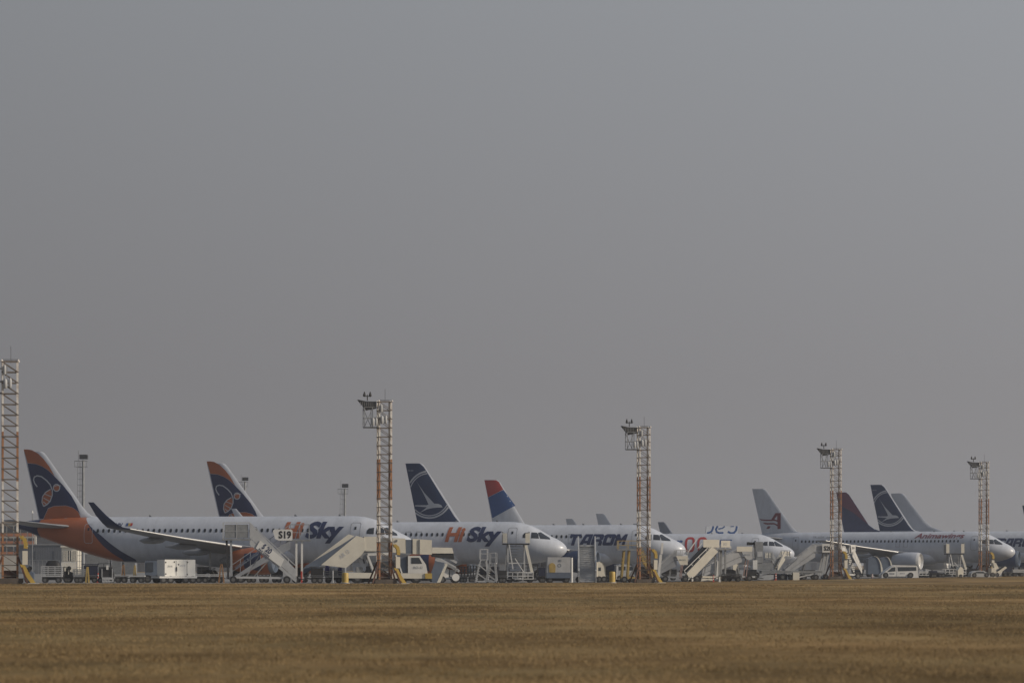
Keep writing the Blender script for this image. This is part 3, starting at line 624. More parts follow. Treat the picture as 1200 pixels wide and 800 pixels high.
# ------------------------------------------------------------------ equipment authored in photo pixels, built in metres
class EQ:
    def __init__(s, name, label, cat, px, sc, yaw=0, group=None, z=None):
        s.px = px; s.s = sc; s.yaw = yaw; p = world(px, sc)
        if z is not None: p.z = z
        s.g = p.z; s.root = empty(name, p, R(yaw)); tag(s.root, label, cat, group); s.c = math.cos(R(yaw))
    def U(s, px): return (px-s.px)/s.s/s.c
    def W(s, py): return HC+(YH-py)/s.s-s.g
    def P(s, pts): return [(s.U(x), s.W(y)) for x, y in pts]
def wheel(parent, x, y, r, wd=.2, nm='wheel'):
    W = MB().tube((x, y-wd/2, r), (x, y+wd/2, r), r, n=18).build(nm, M_rubber, parent, True)
    MB().tube((x, y-wd/2-.01, r), (x, y+wd/2+.01, r), r*.52, n=12).build('hub', M_hub, W, True)
    return W
def stairs(label, foot, top, plat, sc, yaw=0, m=M_lgrey, panel=True, width=1.7, ph=13, group='mobile passenger stairs', legs=(), chassis=None, post=M_lgrey, guardm=None, guard=True, steps=M_grey, rail=M_lgrey, name='passenger_stairs', stripe=True, cat='stairs', thick=5, box=False, raild=11):
    """foot/top/plat in photo pixels; the flight rises from foot to top, the platform runs on to plat"""
    q = EQ(name, label, cat, foot[0], sc, yaw, group); U, W = q.U, q.W
    x0, z0 = 0, max(W(foot[1]), .12); x1, z1 = U(top[0]), W(top[1]); x2 = U(plat); r = q.root; h = width/2
    sg = 1 if x1 > x0 else -1
    rise = z1-z0; run = x1-x0
    rh = raild/sc
    for sd_ in (-1, 1):
        y = sd_*h
        MB().prism([(x0, z0), (x0-sg*.0, z0-.28+.2), (x1, z1-thick/sc), (x1, z1+.05), (x0, z0+.05+.1)], y-.035, y+.035).build('stringer', m, r)
        if panel: MB().prism([(x0+sg*.05, z0+.22), (x1, z1+.10), (x1, z1+rh), (x0+sg*.05, z0+rh*.8)], y-.02+sd_*.03, y+.02+sd_*.03).build('side_panel', m, r)
        b = MB(); b.bar((x0, y, z0+rh), (x1, y, z1+rh+.05), .05); b.bar((x0, y, z0+rh*.55), (x1, y, z1+rh*.55), .04)
        n = 6
        for i in range(n+1):
            t = i/n; b.bar((x0+run*t, y, z0+rise*t), (x0+run*t, y, z0+rise*t+rh+.03), .045)
        b.bar((x1, y, z1+rh+.05), (x2, y, z1+rh+.05), .05); b.bar((x1, y, z1+rh*.5), (x2, y, z1+rh*.5), .04)
        b.bar((x2, y, z1), (x2, y, z1+rh+.05), .06); b.bar(((x1+x2)/2, y, z1), ((x1+x2)/2, y, z1+rh+.05), .045)
        b.build('handrail', rail, r)
        if guard: MB().prism([(x1+(x2-x1)*.06, z1+.08), (x2-(x2-x1)*.06, z1+.08), (x2-(x2-x1)*.06, z1+rh*.92), (x1+(x2-x1)*.06, z1+rh*.92)], y-.02-sd_*.04, y+.02-sd_*.04).build('platform_guard', guardm or m, r)
    b = MB(); n = max(8, int(rise/.21))
    for i in range(n):
        t = (i+.5)/n; b.box(min(x0+run*t-.16, x0+run*t+.14), x0+run*t+.14, -h+.04, h-.04, z0+rise*t-.03, z0+rise*t+.02)
    b.build('treads', steps, r)
    b = MB(); xa, xb = sorted((x1, x2)); b.box(xa-.1, xb+.1, -h-.05, h+.05, z1-.14, z1); b.build('platform', m if not stripe else M_grey, r)
    for (a, bpx, bpy, mm) in legs:
        for y in (-h*.8, h*.8):
            MB().bar((U(a), y, z1-.14), (U(bpx), y, max(W(bpy), .1)), .09 if mm is M_pink else .16, .12).build('support_leg', mm, r)
    if chassis:
        ca, cb = sorted((U(chassis[0]), U(chassis[1]))); b = MB()
        for y in (-h*.75, h*.75): b.bar((ca, y, .50), (cb, y, .42), .16, .12)
        for t in (0.02, .35, .68, .98): b.bar((ca+(cb-ca)*t, -h*.75, .46), (ca+(cb-ca)*t, h*.75, .46), .12)
        b.build('chassis', m, r)
        for t in (.12, .88):
            for y in (-h*.9, h*.9): wheel(r, ca+(cb-ca)*t, y, .30)
        b = MB(); b.bar((cb, 0, .42), (cb+1.0, 0, .25), .08); b.build('drawbar', M_dark, r)
        b = MB()   # hydraulic braces
        b.bar((ca+(cb-ca)*.3, -h*.5, .5), (x0+run*.75, -h*.5, z0+rise*.68), .1); b.bar((ca+(cb-ca)*.3, h*.5, .5), (x0+run*.75, h*.5, z0+rise*.68), .1); b.build('lift_ram', M_grey, r)
    return q, (x0, z0, x1, z1, x2, h)
# stairs with the S20 panel and the S19 sign
q, g_ = stairs('grey mobile stairs sloping down right with an S 20 side panel, beside the first wing', (347, 681), (293, 631), 262, 14.35, 4, M_lgrey, True, rail=M_lgrey, legs=((271, 272, 678, M_mid), (266, 268, 678, M_dark)), chassis=(264, 346), raild=18, guardm=M_grey, thick=7)
U, W = q.U, q.W; x0, z0, x1, z1, x2, h = g_
MB().prism(q.P([(305, 633), (333, 655), (329, 664), (300, 642)]), -h-.12, -h-.08).build('number_board', M_wpaint, q.root)
dr = Vector((U(333)-U(305), W(655)-W(633))).normalized(); up = Vector((-dr.y, dr.x))
for body, off, hh, ww in (('S 20', (.45, -.40), .42, .85), ('PAX STEPS', (.35, -.68), .17, 1.05), ('MAX LOAD', (.55, -.92), .13, .8)):
    o = Vector((U(305), W(633)))+dr*off[0]+up*off[1]
    flat_text(body, 'lettering', M_navy, q.root, (o.x, o.y), dr, up, hh, ww, bold=.04, y=-h-.14)
q, g_ = stairs('grey mobile stairs sloping down left, carrying the white S19 sign board', (270, 680), (340, 632), 362, 13.75, 4, M_mid, False, rail=M_mid, legs=((347, 347, 680, M_wpaint), (353.5, 353.5, 680, M_wpaint)), chassis=(272, 356), raild=17, guard=False, thick=11)
U, W = q.U, q.W; x0, z0, x1, z1, x2, h = g_
MB().prism([(U(321), W(620)), (U(341), W(620)), (U(342.3), W(621.5)), (U(342.3), W(632)), (U(341), W(633)), (U(326), W(633)), (U(322), W(631)), (U(319.5), W(622))], -h-.22, -h-.14).build('sign_board', M_wpaint, q.root)
flat_text('S19', 'lettering', M_black, q.root, (U(326.3), W(630.2)), (1, 0), (0, 1), 8.0/13.75, 14.5/13.75, bold=.05, y=-h-.24)
dr = Vector((U(340)-U(270), W(632)-W(680))).normalized(); up = Vector((-dr.y, dr.x)); o = Vector((U(277), W(667)))
flat_text('HANDLING  BUCHAREST', 'lettering', M_bluegrey, q.root, (o.x, o.y), dr, up, .26, 2.4, bold=.05, y=-h-.08)
MB().bar((U(353), -h-.3, .02), (U(353), -h-.3, 1.0), .14).build('leg_marker', M_redp, q.root)
# cream truck-mounted covered stairs
q = EQ('stair_truck', 'long cream truck carrying enclosed boarding stairs under the first airliner\'s nose', 'stair truck', 405, 14.1, 5)
U, W, P_ = q.U, q.W, q.P; r = q.root
MB().prism(P_([(417, 627.5), (426, 630), (427.5, 644), (422, 651), (405, 665), (376, 661.5)]), -1.05, -.98).build('side_panel', M_cream, r)
MB().prism(P_([(409, 625.5), (416, 627.5), (362, 664), (356, 665.5)]), .98, 1.05).build('side_panel', M_cream, r)
b = MB(); n = 16
a = (U(357), W(667)); c = (U(420), W(634))
for i in range(n):
    t = i/n; b.box(a[0]+(c[0]-a[0])*t, a[0]+(c[0]-a[0])*t+.34, -.95, .95, a[1]+(c[1]-a[1])*t-.05, a[1]+(c[1]-a[1])*t+.03)
b.build('treads', M_grey, r)
MB().prism(P_([(355, 666), (358, 662.5), (417, 627.6), (419, 631), (376, 662), (356, 672)]), -1.0, -.955).build('stringer', M_bluegrey, r)
MB().prism(P_([(418, 651), (426, 644), (441, 644), (441, 648), (424, 655)]), -.9, .9).build('under_frame', M_grey, r)
MB().prism(P_([(426, 628.5), (440.5, 628.5), (440.5, 645.5), (427.5, 645.5)]), -1.0, .95).build('enclosure', M_cream, r)
MB().prism(P_([(440.6, 630), (459, 630), (459, 646), (440.6, 646)]), -.9, .9).build('bellows', M_grey, r)
MB().prism(P_([(459.1, 630.2), (474, 630.6), (474.5, 648), (459.1, 647)]), -1.05, 1.0).build('enclosure', M_cream, r)
MB().prism(P_([(474.6, 632), (482.5, 632), (482.5, 648), (474.6, 648)]), -.95, .95).build('bellows', M_bluegrey, r)
MB().prism(P_([(482.6, 631), (505, 632.5), (505, 649.5), (482.6, 648.8)]), -1.0, 1.0).build('enclosure', M_cream, r)
b = MB(); b.bar((U(490.5), -1.03, W(632)), (U(490.5), -1.03, W(649)), .10); b.bar((U(464), -1.08, W(632)), (U(464), -1.08, W(634.5)), .12); b.build('panel_joint', M_grey, r)
dr = Vector((.80, .60)); o = Vector((U(399), W(655)))
flat_text('AIR 12', 'lettering', M_logo, r, (o.x, o.y), dr, Vector((-.6, .8)), .35, .95, y=-1.07)
MB().prism(P_([(404, 670.5), (505, 671.5), (505, 677.5), (404, 677)]), -1.1, 1.1).build('chassis', M_cream, r)
MB().prism(P_([(404, 677.2), (505, 677.6), (503, 680), (406, 680)]), -.7, .7).build('axle_beam', M_dark, r)
MB().prism(P_([(477, 651), (491, 651), (498, 661), (500, 671.4), (477, 671.4)]), -1.1, 1.1).build('cab', M_wpaint, r)
MB().prism(P_([(481, 653), (490, 653), (493.5, 660), (481, 660)]), -1.13, -1.11).build('cab_window', M_wglass, r)
flat_text('BGS-22', 'lettering', M_bluegrey, r, (U(483.5), W(666)), (1, 0), (0, 1), .2, .75, y=-1.13)
MB().prism(P_([(497, 671.3), (505, 671.3), (505, 677.6), (497, 677.6)]), -1.2, -1.11).build('bumper', M_yel, r)
MB().prism(P_([(440, 650), (446, 650), (446, 658), (440, 658)]), -1.0, -.95).build('cab_mirror', M_wpaint, r)
MB().prism(P_([(466, 652), (476, 652), (476, 671), (462, 671)]), -.8, .8).build('machinery_box', M_bluegrey, r)
b = MB()
for y in (-.95, .95): b.bar((U(430), y, W(650)), (U(438), y, W(671)), .17); b.bar((U(430), y, W(649.5)), (U(456), y, W(648.5)), .2); b.bar((U(463), y, W(650)), (U(470), y, W(671)), .12)
b.build('lift_ram', M_wpaint, r)
b = MB(); b.prism(P_([(419, 656), (422, 653.5), (429, 653), (430.5, 660), (428, 664.5), (423, 664.5)]), -.75, -.6); b.build('exhaust_shroud', M_lgrey, r)
MB().prism(P_([(424.2, 654.5), (425.5, 654.5), (427.3, 659.5), (425.8, 659.8)]), -.78, -.76).build('shroud_slot', M_black, r)
MB().prism(P_([(417, 664), (425, 664), (425, 671), (417, 671)]), -.7, .5).build('pump_unit', M_grey, r)
for x in (418, 447, 487):
    for y in (-.95, .95): wheel(r, U(x), y, .42, .26)
# navy-faced stairs with cream hood
q = EQ('passenger_stairs', 'mobile stairs with a dark blue-grey face and long cream guard, beside the cream stair truck', 'stairs', 512, 13.4, 8, 'mobile passenger stairs')
U, W, P_ = q.U, q.W, q.P; r = q.root
MB().prism(P_([(503.5, 672), (508.5, 657), (519.5, 659), (510.5, 682), (505, 682)]), -.95, -.85).build('side_panel', M_bluegrey, r)
MB().prism(P_([(510.6, 682), (521, 659.5), (523, 661), (514.5, 682)]), -.95, -.85).build('side_panel_edge', M_cream, r)
MB().prism(P_([(505, 641), (528.5, 641.5), (530, 648), (505, 648)]), -.9, .9).build('top_guard', M_cream, r)
MB().prism(P_([(505, 648.2), (530, 648.2), (531, 655), (507, 652)]), -.8, .8).build('platform', M_dark, r)
for (a, b_) in (((508, 651), (533, 665)), ((509, 655), (536, 668)), ((519, 650), (534, 659)), ((521, 660.5), (537, 669))):
    MB().bar((U(a[0]), -.7, W(a[1])), (U(b_[0]), -.7, W(b_[1])), .2, .1).build('handrail', M_lgrey, r)
b = MB()
for i in range(10): t = i/9; b.box(U(508+27*t), U(508+27*t)+.22, -.7, .8, W(652+17*t)-.03, W(652+17*t))
b.build('treads', M_grey, r)
b = MB(); b.bar((U(514), -.6, W(678)), (U(536), -.6, W(676)), .14); b.bar((U(514), .6, W(678)), (U(536), .6, W(676)), .14); b.build('chassis', M_lgrey, r)
MB().prism(P_([(526, 667), (533, 668), (533, 676), (527, 675)]), -.5, .5).build('battery_box', M_lgrey, r)
MB().prism(P_([(519, 667), (522.5, 665), (525.5, 667), (525, 677), (517, 677)]), -.45, .4).build('drive_unit', M_wpaint, r)
for x in (517, 533):
    for y in (-.75, .75): wheel(r, U(x), y, .3)
MB().tube((U(532.5), -.95, .50), (U(532.5), -.80, .50), .33, n=16).build('spare_wheel', M_wpaint, r, True)
# maintenance steps
def steps_unit(label, x0, x1, ytop, s_, yaw, lean=1, m=M_lgrey):
    q = EQ('maintenance_steps', label, 'steps', (x0+x1)/2, s_, yaw, 'aluminium maintenance steps'); U, W = q.U, q.W; r = q.root
    a, b_ = U(x0), U(x1); zt = W(ytop+6); w_ = b_-a
    for y in (-.5, .5):
        MB().bar((a+.05, y, .05), (a+w_*.38, y, zt), .10).build('ladder_rail', m, r); MB().bar((b_-.05, y, .05), (b_-w_*.2, y, zt), .09).build('leg', m, r)
        b = MB(); b.bar((a+w_*.38, y, zt), (a+w_*.38, y, zt+.9), .06); b.bar((b_-w_*.1, y, zt), (b_-w_*.1, y, zt+.9), .06); b.bar((a+w_*.38, y, zt+.9), (b_-w_*.1, y, zt+.9), .08); b.bar((a+w_*.38, y, zt+.5), (b_-w_*.1, y, zt+.5), .05); b.build('guard_rail', m, r)
        b = MB(); b.bar((a+w_*.2, y, zt*.4), (b_-.12, y, .2), .06); b.bar((a+w_*.1, y, .15), (b_-.1, y, .15), .08); b.bar((a+w_*.3, y, zt*.75), (b_-.1, y, zt*.45), .05); b.build('brace', m, r)
    b = MB()
    for i in range(9): t = (i+.5)/9; x = a+.05+(w_*.38-.05)*t; b.box(x-.08, x+.14, -.5, .5, zt*t-.02, zt*t+.02)
    b.build('treads', m, r); MB().box(a+w_*.34, b_-w_*.08, -.52, .52, zt-.07, zt).build('platform', m, r)
    for x in (a+.15, b_-.1):
        for y in (-.42, .42): MB().tube((x, y-.05, .1), (x, y+.05, .1), .1, n=12).build('castor', M_rubber, r, True)
steps_unit('taller aluminium maintenance steps, left of the pair under the second airliner', 556.5, 573, 649, 13.0, 5)
steps_unit('shorter aluminium maintenance steps, right of the pair under the second airliner', 569, 583, 653.5, 13.2, -6)
# end-on stairs (seen towards the platform)
def endon(label, xc, yfloor, half, s_, yaw, base, whiteguard=True, m=M_lgrey, topy=None):
    q = EQ('passenger_stairs', label, 'stairs', xc, s_, yaw, 'mobile passenger stairs'); U, W = q.U, q.W; r = q.root
    hw = half/s_; zf = W(yfloor); zt = W(topy or yfloor-12)
    MB().box(-hw, hw, -.8, .8, zf-.12, zf).build('platform', M_dark, r)
    for sd_, mm in ((-1, M_cream), (1, M_cream)):
        MB().box(sd_*hw-.03+(-.35 if sd_ > 0 else 0), sd_*hw+.03+(.35 if sd_ < 0 else 0), -.85, -.79, zf+.05, zt).build('platform_guard', mm, r)
        MB().box(sd_*hw-.03, sd_*hw+.03, -.78, .8, zf+.05, zt-.1).build('side_guard', M_grey, r)
        b = MB()
        for y in (-.8, .8): b.bar((sd_*hw, y, zf), (sd_*hw, y, zt+.15), .06)
        b.bar((sd_*hw, -.8, zt+.1), (sd_*hw, .8, zt+.1), .05); b.build('handrail', m, r)
        MB().bar((sd_*hw*.62, -.5, zf-.12), (sd_*hw*.62, -.5, .5), .13).build('support_leg', m, r)
        MB().bar((sd_*hw*.62, .9, zf-.12), (sd_*hw*.8, 1.8, .5), .1).build('support_leg', m, r)
    MB().bar((hw*.72, -.7, zf-.1), (hw*1.18, -1.0, .95), .26, .12).build('lift_ram', M_cream, r)
    b = MB()
    for i in range(14): t = i/13; b.box(-hw*.6, hw*.55, .9+2.6*t, 1.2+2.6*t, zf*(1-t)+.3*t-.03, zf*(1-t)+.3*t+.02)
    b.build('treads', M_grey, r)
    b = MB(); b.bar((-hw*.55, -.82, zf-.1), (-hw*.25, -.9, 1.25), .1); b.bar((-hw*.1, -.85, zf*.62), (hw*.6, -1.0, .9), .08); b.bar((-hw*.62, -.55, zf*.5), (hw*.62, -.55, zf*.5), .07); b.build('brace', M_wpaint, r)
    b0, b1 = U(base[0]), U(base[1]); b = MB()
    for z in (.35, .62, .95): b.bar((b0, -1.1, z), (b1, -1.1, z), .07); b.bar((b0, 1.1, z), (b1, 1.1, z), .07)
    for t in np.linspace(0, 1, 6): b.bar((b0+(b1-b0)*t, -1.1, .3), (b0+(b1-b0)*t, -1.1, 1.0), .07)
    for t in (0, .5, 1): b.bar((b0+(b1-b0)*t, -1.1, .4), (b0+(b1-b0)*t, 1.1, .4), .1)
    b.build('base_frame', M_wpaint, r)
    for x in (b0+.25, b1-.25):
        for y in (-.9, .9): wheel(r, x, y, .28)
    return q
endon('mobile stairs seen end-on at the second airliner\'s front door, with pale guards', 604.5, 636.5, 15.5, 12.6, 3, (594, 624))
endon('mobile stairs seen end-on below the Animawings lettering, open guards', 1118, 648.2, 10.5, 9.3, 4, (1106, 1130), topy=637)
# head-on stairs of many treads
q = EQ('passenger_stairs', 'mobile stairs seen straight up their treads in front of the TAROM lettering', 'stairs', 688, 12.3, 0, 'mobile passenger stairs'); U, W = q.U, q.W; r = q.root
b = MB(); n = 17; zt = W(640)
for i in range(n):
    t = i/(n-1); z = .12+(zt-.12)*t; b.box(U(679), U(697), -1.5+3.6*t, -1.2+3.6*t, z-.03, z+.02); b.box(U(679), U(697), -1.22+3.6*t, -1.20+3.6*t, z+.02, z+zt/n-.03)
b.build('treads', M_lgrey, r)
for x, x2_ in ((678.2, 677), (698, 695.5)):
    o = MB().prism([(-1.55, .02), (-1.2, .02), (2.4, zt-.1), (2.4, zt+.25), (2.1, zt+.25)], 0, .07).build('stringer', M_wpaint, r)
    for v in o.data.vertices: v.co = Vector((U(x)+v.co.y-.035, v.co.x, v.co.z))
    b = MB(); b.bar((U(x), -1.5, 1.05), (U(x), 2.1, zt+.95), .12); b.bar((U(x), 2.1, zt+.95), (U(x), 3.2, zt+.95), .07)
    for t in (0, .25, .5, .75, 1): b.bar((U(x), -1.5+3.6*t, .1+(zt-.1)*t), (U(x), -1.5+3.6*t, 1.05+(zt-.1)*t), .06)
    b.build('handrail', M_lgrey, r)
    MB().bar((U(x), 2.6, zt), (U(x), 2.6, .3), .12).build('support_leg', M_lgrey, r)
    for yy in (-.8, 2.4): wheel(r, U(x), yy, .28)
MB().box(U(679), U(697), 2.1, 3.3, zt-.1, zt).build('platform', M_grey, r)
# yellow steps by the third mast
q, g_ = stairs('yellow maintenance stairs with a high work platform behind the third lattice mast', (764, 676), (747, 643), 724, 12.35, 5, M_olive, False, width=1.1, legs=((731, 728, 678, M_olive), (737, 735, 678, M_olive)), chassis=(727, 760), raild=9, guard=False, steps=M_olive, rail=M_olive, name='maintenance_stairs', group=None)
# stairs right of the third mast
q, g_ = stairs('grey stairs with a pale trapezoid end panel just below the TAROM nose', (773, 671), (792, 655), 805, 12.0, 4, M_mid, True, width=1.5, legs=((800, 797, 678, M_pink),), chassis=(775, 806), raild=10, guardm=M_cream, guard=False, thick=8)
U, W, P_ = q.U, q.W, q.P
MB().prism(P_([(791, 651), (804.8, 651), (804.8, 661.5), (796, 661.5)]), -.92, -.86).build('end_panel', M_cream, q.root)
flat_text('BGS', 'lettering', M_bluegrey, q.root, (U(795), W(656.5)), (1, 0), (0, 1), .14, .6, y=-.94)
MB().bar((U(775), -.9, W(636)), (U(774), -.9, W(649)), .22).build('marker_post', M_wpaint, q.root)
MB().bar((U(773.2), -.9, W(649.4)), (U(770), -.9, W(678)), .24).build('marker_post', M_wpaint, q.root)
# big cream stairs
q, g_ = stairs('big cream stairs with a broad slanted side panel and two square platform guards', (806, 675), (836, 642.5), 854, 11.9, 12, M_cream, True, width=1.9, legs=((841, 841, 678, M_grey), (848, 848, 678, M_grey)), chassis=(808, 858), raild=2, guard=False, thick=5, rail=M_wpaint)
U, W, P_ = q.U, q.W, q.P
MB().prism(P_([(831, 640), (838.5, 646), (810.5, 675), (804, 676.5), (801, 671.5)]), -1.16, -1.04).build('side_panel', M_cream, q.root)
MB().prism(P_([(797.5, 669), (826, 639.5), (831, 640), (801, 671.5)]), -.6, .8).build('stair_flight', M_dark, q.root)
MB().prism(P_([(821, 632), (840, 632), (840, 641), (821, 641)]), -1.1, -1.02).build('platform_guard', M_cream, q.root)
MB().prism(P_([(842, 633), (853, 633), (852.5, 641), (842, 641)]), -1.1, -1.02).build('platform_guard', M_cream, q.root)
MB().prism(P_([(835.8, 632.5), (842, 632.5), (842, 641), (835.8, 641)]), .9, .96).build('platform_guard', M_grey, q.root)
b = MB(); b.bar((U(799), 1.0, W(669)), (U(826), 1.0, W(636)), .07); b.bar((U(798.5), -1.0, W(668.5)), (U(827), -1.0, W(641)), .08); b.bar((U(808), .9, W(648)), (U(820), .9, W(631)), .08); b.bar((U(809), .9, W(646)), (U(809), .9, W(653)), .08)
for t in (0, .3, .6, .9): b.bar((U(799+28*t), -1.0, W(669-27.5*t)), (U(801+28*t), -1.0, W(672-27.5*t)), .07)
b.build('handrail', M_wpaint, q.root)
flat_text('BGS', 'lettering', M_logo, q.root, (U(845), W(638.5)), (1, 0), (0, 1), .25, .35, y=-1.12)
b = MB(); b.bar((U(808), -1.1, W(675)), (U(808), -1.1, .05), .16); b.bar((U(801), -1.1, W(680)), (U(806), -1.1, W(676)), .14); b.build('stand_foot', M_wpaint, q.root)
# grey pair of stairs to its right
q, g_ = stairs('grey and cream stairs rising right to a platform left of the open cargo door', (820, 675), (868, 652), 882, 11.6, 8, M_lgrey, True, width=1.6, legs=((876, 873, 678, M_pink), (862, 866, 676, M_grey)), chassis=(826, 884), raild=10, guard=False, thick=6)
U, W, P_ = q.U, q.W, q.P
MB().prism(P_([(861.5, 640), (880, 640), (880, 646), (861.5, 646)]), -.98, -.9).build('platform_guard', M_cream, q.root)
MB().prism(P_([(867.5, 646.3), (880, 646.3), (880, 654.5), (876, 656), (872, 654)]), -.98, -.9).build('end_panel', M_lgrey, q.root)
flat_text('BGS', 'lettering', M_bluegrey, q.root, (U(870.5), W(650.6)), (1, 0), (0, 1), .15, .55, y=-1.0)
MB().prism(P_([(857, 662), (861, 660.5), (863, 661), (860, 668), (857, 667)]), -1.0, -.95).build('control_box', M_cream, q.root)
MB().bar((U(839.5), -1.0, W(657)), (U(838), -1.0, W(678)), .22).build('marker_post', M_wpaint, q.root)
b = MB(); b.bar((U(812), -1.05, W(680.5)), (U(826), -1.05, W(678)), .22); b.bar((U(826), -1.05, W(678)), (U(833), -1.05, W(679)), .2); b.build('drawbar', M_cream, q.root)
# catering lift frame + small stairs at the fourth airliner
q = EQ('lift_platform', 'grey lifting platform with a tall grey panel at the fourth airliner\'s open door', 'lift', 890, 10.9, 5); U, W, P_ = q.U, q.W, q.P; r = q.root
MB().prism(P_([(883.5, 634.5), (893, 634.5), (893, 659), (885, 659)]), -.8, .7).build('door_panel', M_grey, r)
MB().prism(P_([(886, 646), (892, 646), (892, 652), (886, 652)]), -.84, -.81).build('warning_window', M_lgrey, r)
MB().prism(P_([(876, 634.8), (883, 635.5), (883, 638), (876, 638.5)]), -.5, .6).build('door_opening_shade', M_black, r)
for x in (882, 884.5): MB().bar((U(x), -.9, W(656)), (U(x), -.9, W(667)), .24).build('upright', M_wpaint, r)
MB().prism(P_([(886, 659.2), (905, 659.2), (905, 667), (886, 667)]), -.7, .7).build('scissor_frame', M_grey, r)
MB().prism(P_([(873, 667), (885, 667), (885, 680), (871, 680)]), -.9, .9).build('machinery_box', M_dark, r)
for x in (876, 884, 902):
    for y in (-.8, .8): wheel(r, U(x), y, .3)
q, g_ = stairs('small pale stairs with a cream guard in front of the fourth airliner\'s cockpit', (909, 668), (918, 652), 924, 10.7, 14, M_cream, True, width=1.3, chassis=(905, 926), raild=7, guardm=M_cream, thick=4)
q, g_ = stairs('narrow grey stairs under the fourth airliner\'s cockpit windows', (913, 668), (904, 654), 897, 10.6, 4, M_lgrey, True, width=1.2, chassis=(898, 912), raild=7, guardm=M_cream, thick=4)
# low flatbed with white cabinet
q = EQ('flatbed_trailer', 'long low grey flatbed trailer with a white cabinet at its right end', 'trailer', 912, 11.0, 3); U, W, P_ = q.U, q.W, q.P; r = q.root
MB().prism(P_([(891, 668), (1001 if False else 962, 668.5), (962, 671), (891, 671.5)]), -1.1, 1.1).build('deck', M_grey, r)
MB().prism(P_([(893, 673.5), (905, 673), (905, 678), (896, 680), (886, 678)]), -1.2, -.6).build('tow_unit', M_lgrey, r)
MB().prism(P_([(927.5, 670.2), (935, 670.2), (935, 680.3), (927.5, 680.3)]), -1.3, -.3).build('cabinet', M_cream, r)
MB().prism(P_([(921, 675), (927.3, 675), (927.3, 680.5), (921, 680.5)]), -1.0, .8).build('side_box', M_lgrey, r)
MB().prism(P_([(905, 672), (921, 672), (921, 679.5), (905, 679.5)]), -.9, .9).build('battery_bay', M_navytarp, r)
MB().bar((U(935), -1.0, W(676)), (U(952), -1.0, W(672)), .14).build('drawbar', M_lgrey, r)
for x in (897, 916, 925, 941, 955):
    for y in (-.9, .9): wheel(r, U(x), y, .3)
# S20 stairs
q, g_ = stairs('pale mobile stairs rising right to a platform with a white S20 board', (918, 674), (954, 646.5), 976, 10.6, 5, M_lgrey, True, width=1.7, legs=((966, 960, 676, M_lgrey), (970, 965, 676, M_lgrey)), chassis=(925, 972), raild=9, guardm=M_lgrey, thick=6)
U, W, P_ = q.U, q.W, q.P
MB().prism(P_([(962, 637), (974.5, 637), (974.5, 647), (962, 647)]), -1.08, -1.0).build('sign_board', M_wpaint, q.root)
flat_text('S20', 'lettering', M_black, q.root, (U(963.8), W(644.5)), (1, 0), (0, 1), 5./10.6, 9.3/10.6, bold=.05, y=-1.10)
# white stairs right of the mast
q, g_ = stairs('steep white stairs dropping right beside the fourth lattice mast', (1005.5, 671), (994, 647), 990, 10.3, 25, M_wpaint, True, width=1.7, chassis=(986, 1003), raild=7, guardm=M_wpaint, thick=5, rail=M_wpaint)
MB().prism(q.P([(991, 638), (997, 638), (997, 645.5), (992, 647)]), -1.0, -.92).build('number_board', M_wpaint, q.root)
flat_text('20', 'lettering', M_black, q.root, (q.U(992.3), q.W(643)), (1, 0), (0, 1), .24, .35, y=-1.02)
# ------------------------------------------------------------------ generator with yellow arch
q = EQ('ground_power_unit', 'grey box trailer with dark lower half and yellow arch, under the second airliner\'s nose', 'power unit', 655, 12.9, 3); U, W, P_ = q.U, q.W, q.P; r = q.root
MB().prism(P_([(641, 652.5), (667.5, 652.5), (667.5, 670.3), (640, 670.3)]), -1.1, 1.0).build('housing', M_lgrey, r)
MB().prism(P_([(639.5, 670.4), (667.8, 670.4), (667.8, 677), (639.5, 677)]), -1.12, 1.02).build('lower_panel', M_bluegrey, r)
MB().prism(P_([(640, 677.1), (667.6, 677.1), (666, 680.6), (641, 680.6)]), -.9, .8).build('chassis', M_dark, r)
MB().prism([(U(646.2)+.30*math.cos(R(a)), W(663.3)+.32*math.sin(R(a))) for a in range(0, 181, 15)]+P_([(643, 670.3), (649.7, 670.3)]), -1.15, -1.11).build('arch_panel', M_olive, r)
v, f = stroke(arc(U(654.6), W(662.2), .14, .14, 0, 360, 20), .05); MB().add([(x, -1.12, z) for x, z in v], f).build('badge', M_bluegrey, r)
flat_text('GPU', 'lettering', M_bluegrey, r, (U(653), W(658)), (1, 0), (0, 1), .18, .3, bold=.05, y=-1.12)
for x in (644, 663):
    for y in (-.9, .9): wheel(r, U(x), y, .3)
def post(label, px, ytop, s_, m, w_=.16, name='marker_pole', band=None, lean=0, group=None, y0=0):
    q = EQ(name, label, 'pole', px, s_, 0, group); z = q.W(ytop); b = MB(); b.tube((0, 0, 0), (lean, 0, z), w_/2, n=12); b.box(-.16, .16, -.16, .16, 0, .05)
    o = b.build('pole', m, q.root, True)
    if band:
        for k in (0.35, .68): MB().tube((lean*k, 0, z*k), (lean*(k+.14), 0, z*(k+.14)), w_/2+.008, n=12).build('band', band, q.root, True)
post('white upright post between the badge trailer and the straight-on stairs', 669.8, 653, 12.6, M_wpaint, .24)
post('red and white marker pole left of the dark machine under the first tail', 114.5, 671, 14.0, M_redp, .16, band=M_wpaint)
post('thin grey pole with a white head under the first tail', 126, 662, 14.0, M_lgrey, .07)
post('slim white post in front of the bundle cart', 390, 668, 14.3, M_lgrey, .11)
post('red and white marker pole before the flatbed trailer', 909, 671.5, 11.3, M_redp, .15, band=M_wpaint)
post('short white post in front of the grey and cream stairs', 843, 675.5, 12.1, M_wpaint, .16)
post('short dark-topped post before the white container', 212, 669, 14.5, M_black, .12)
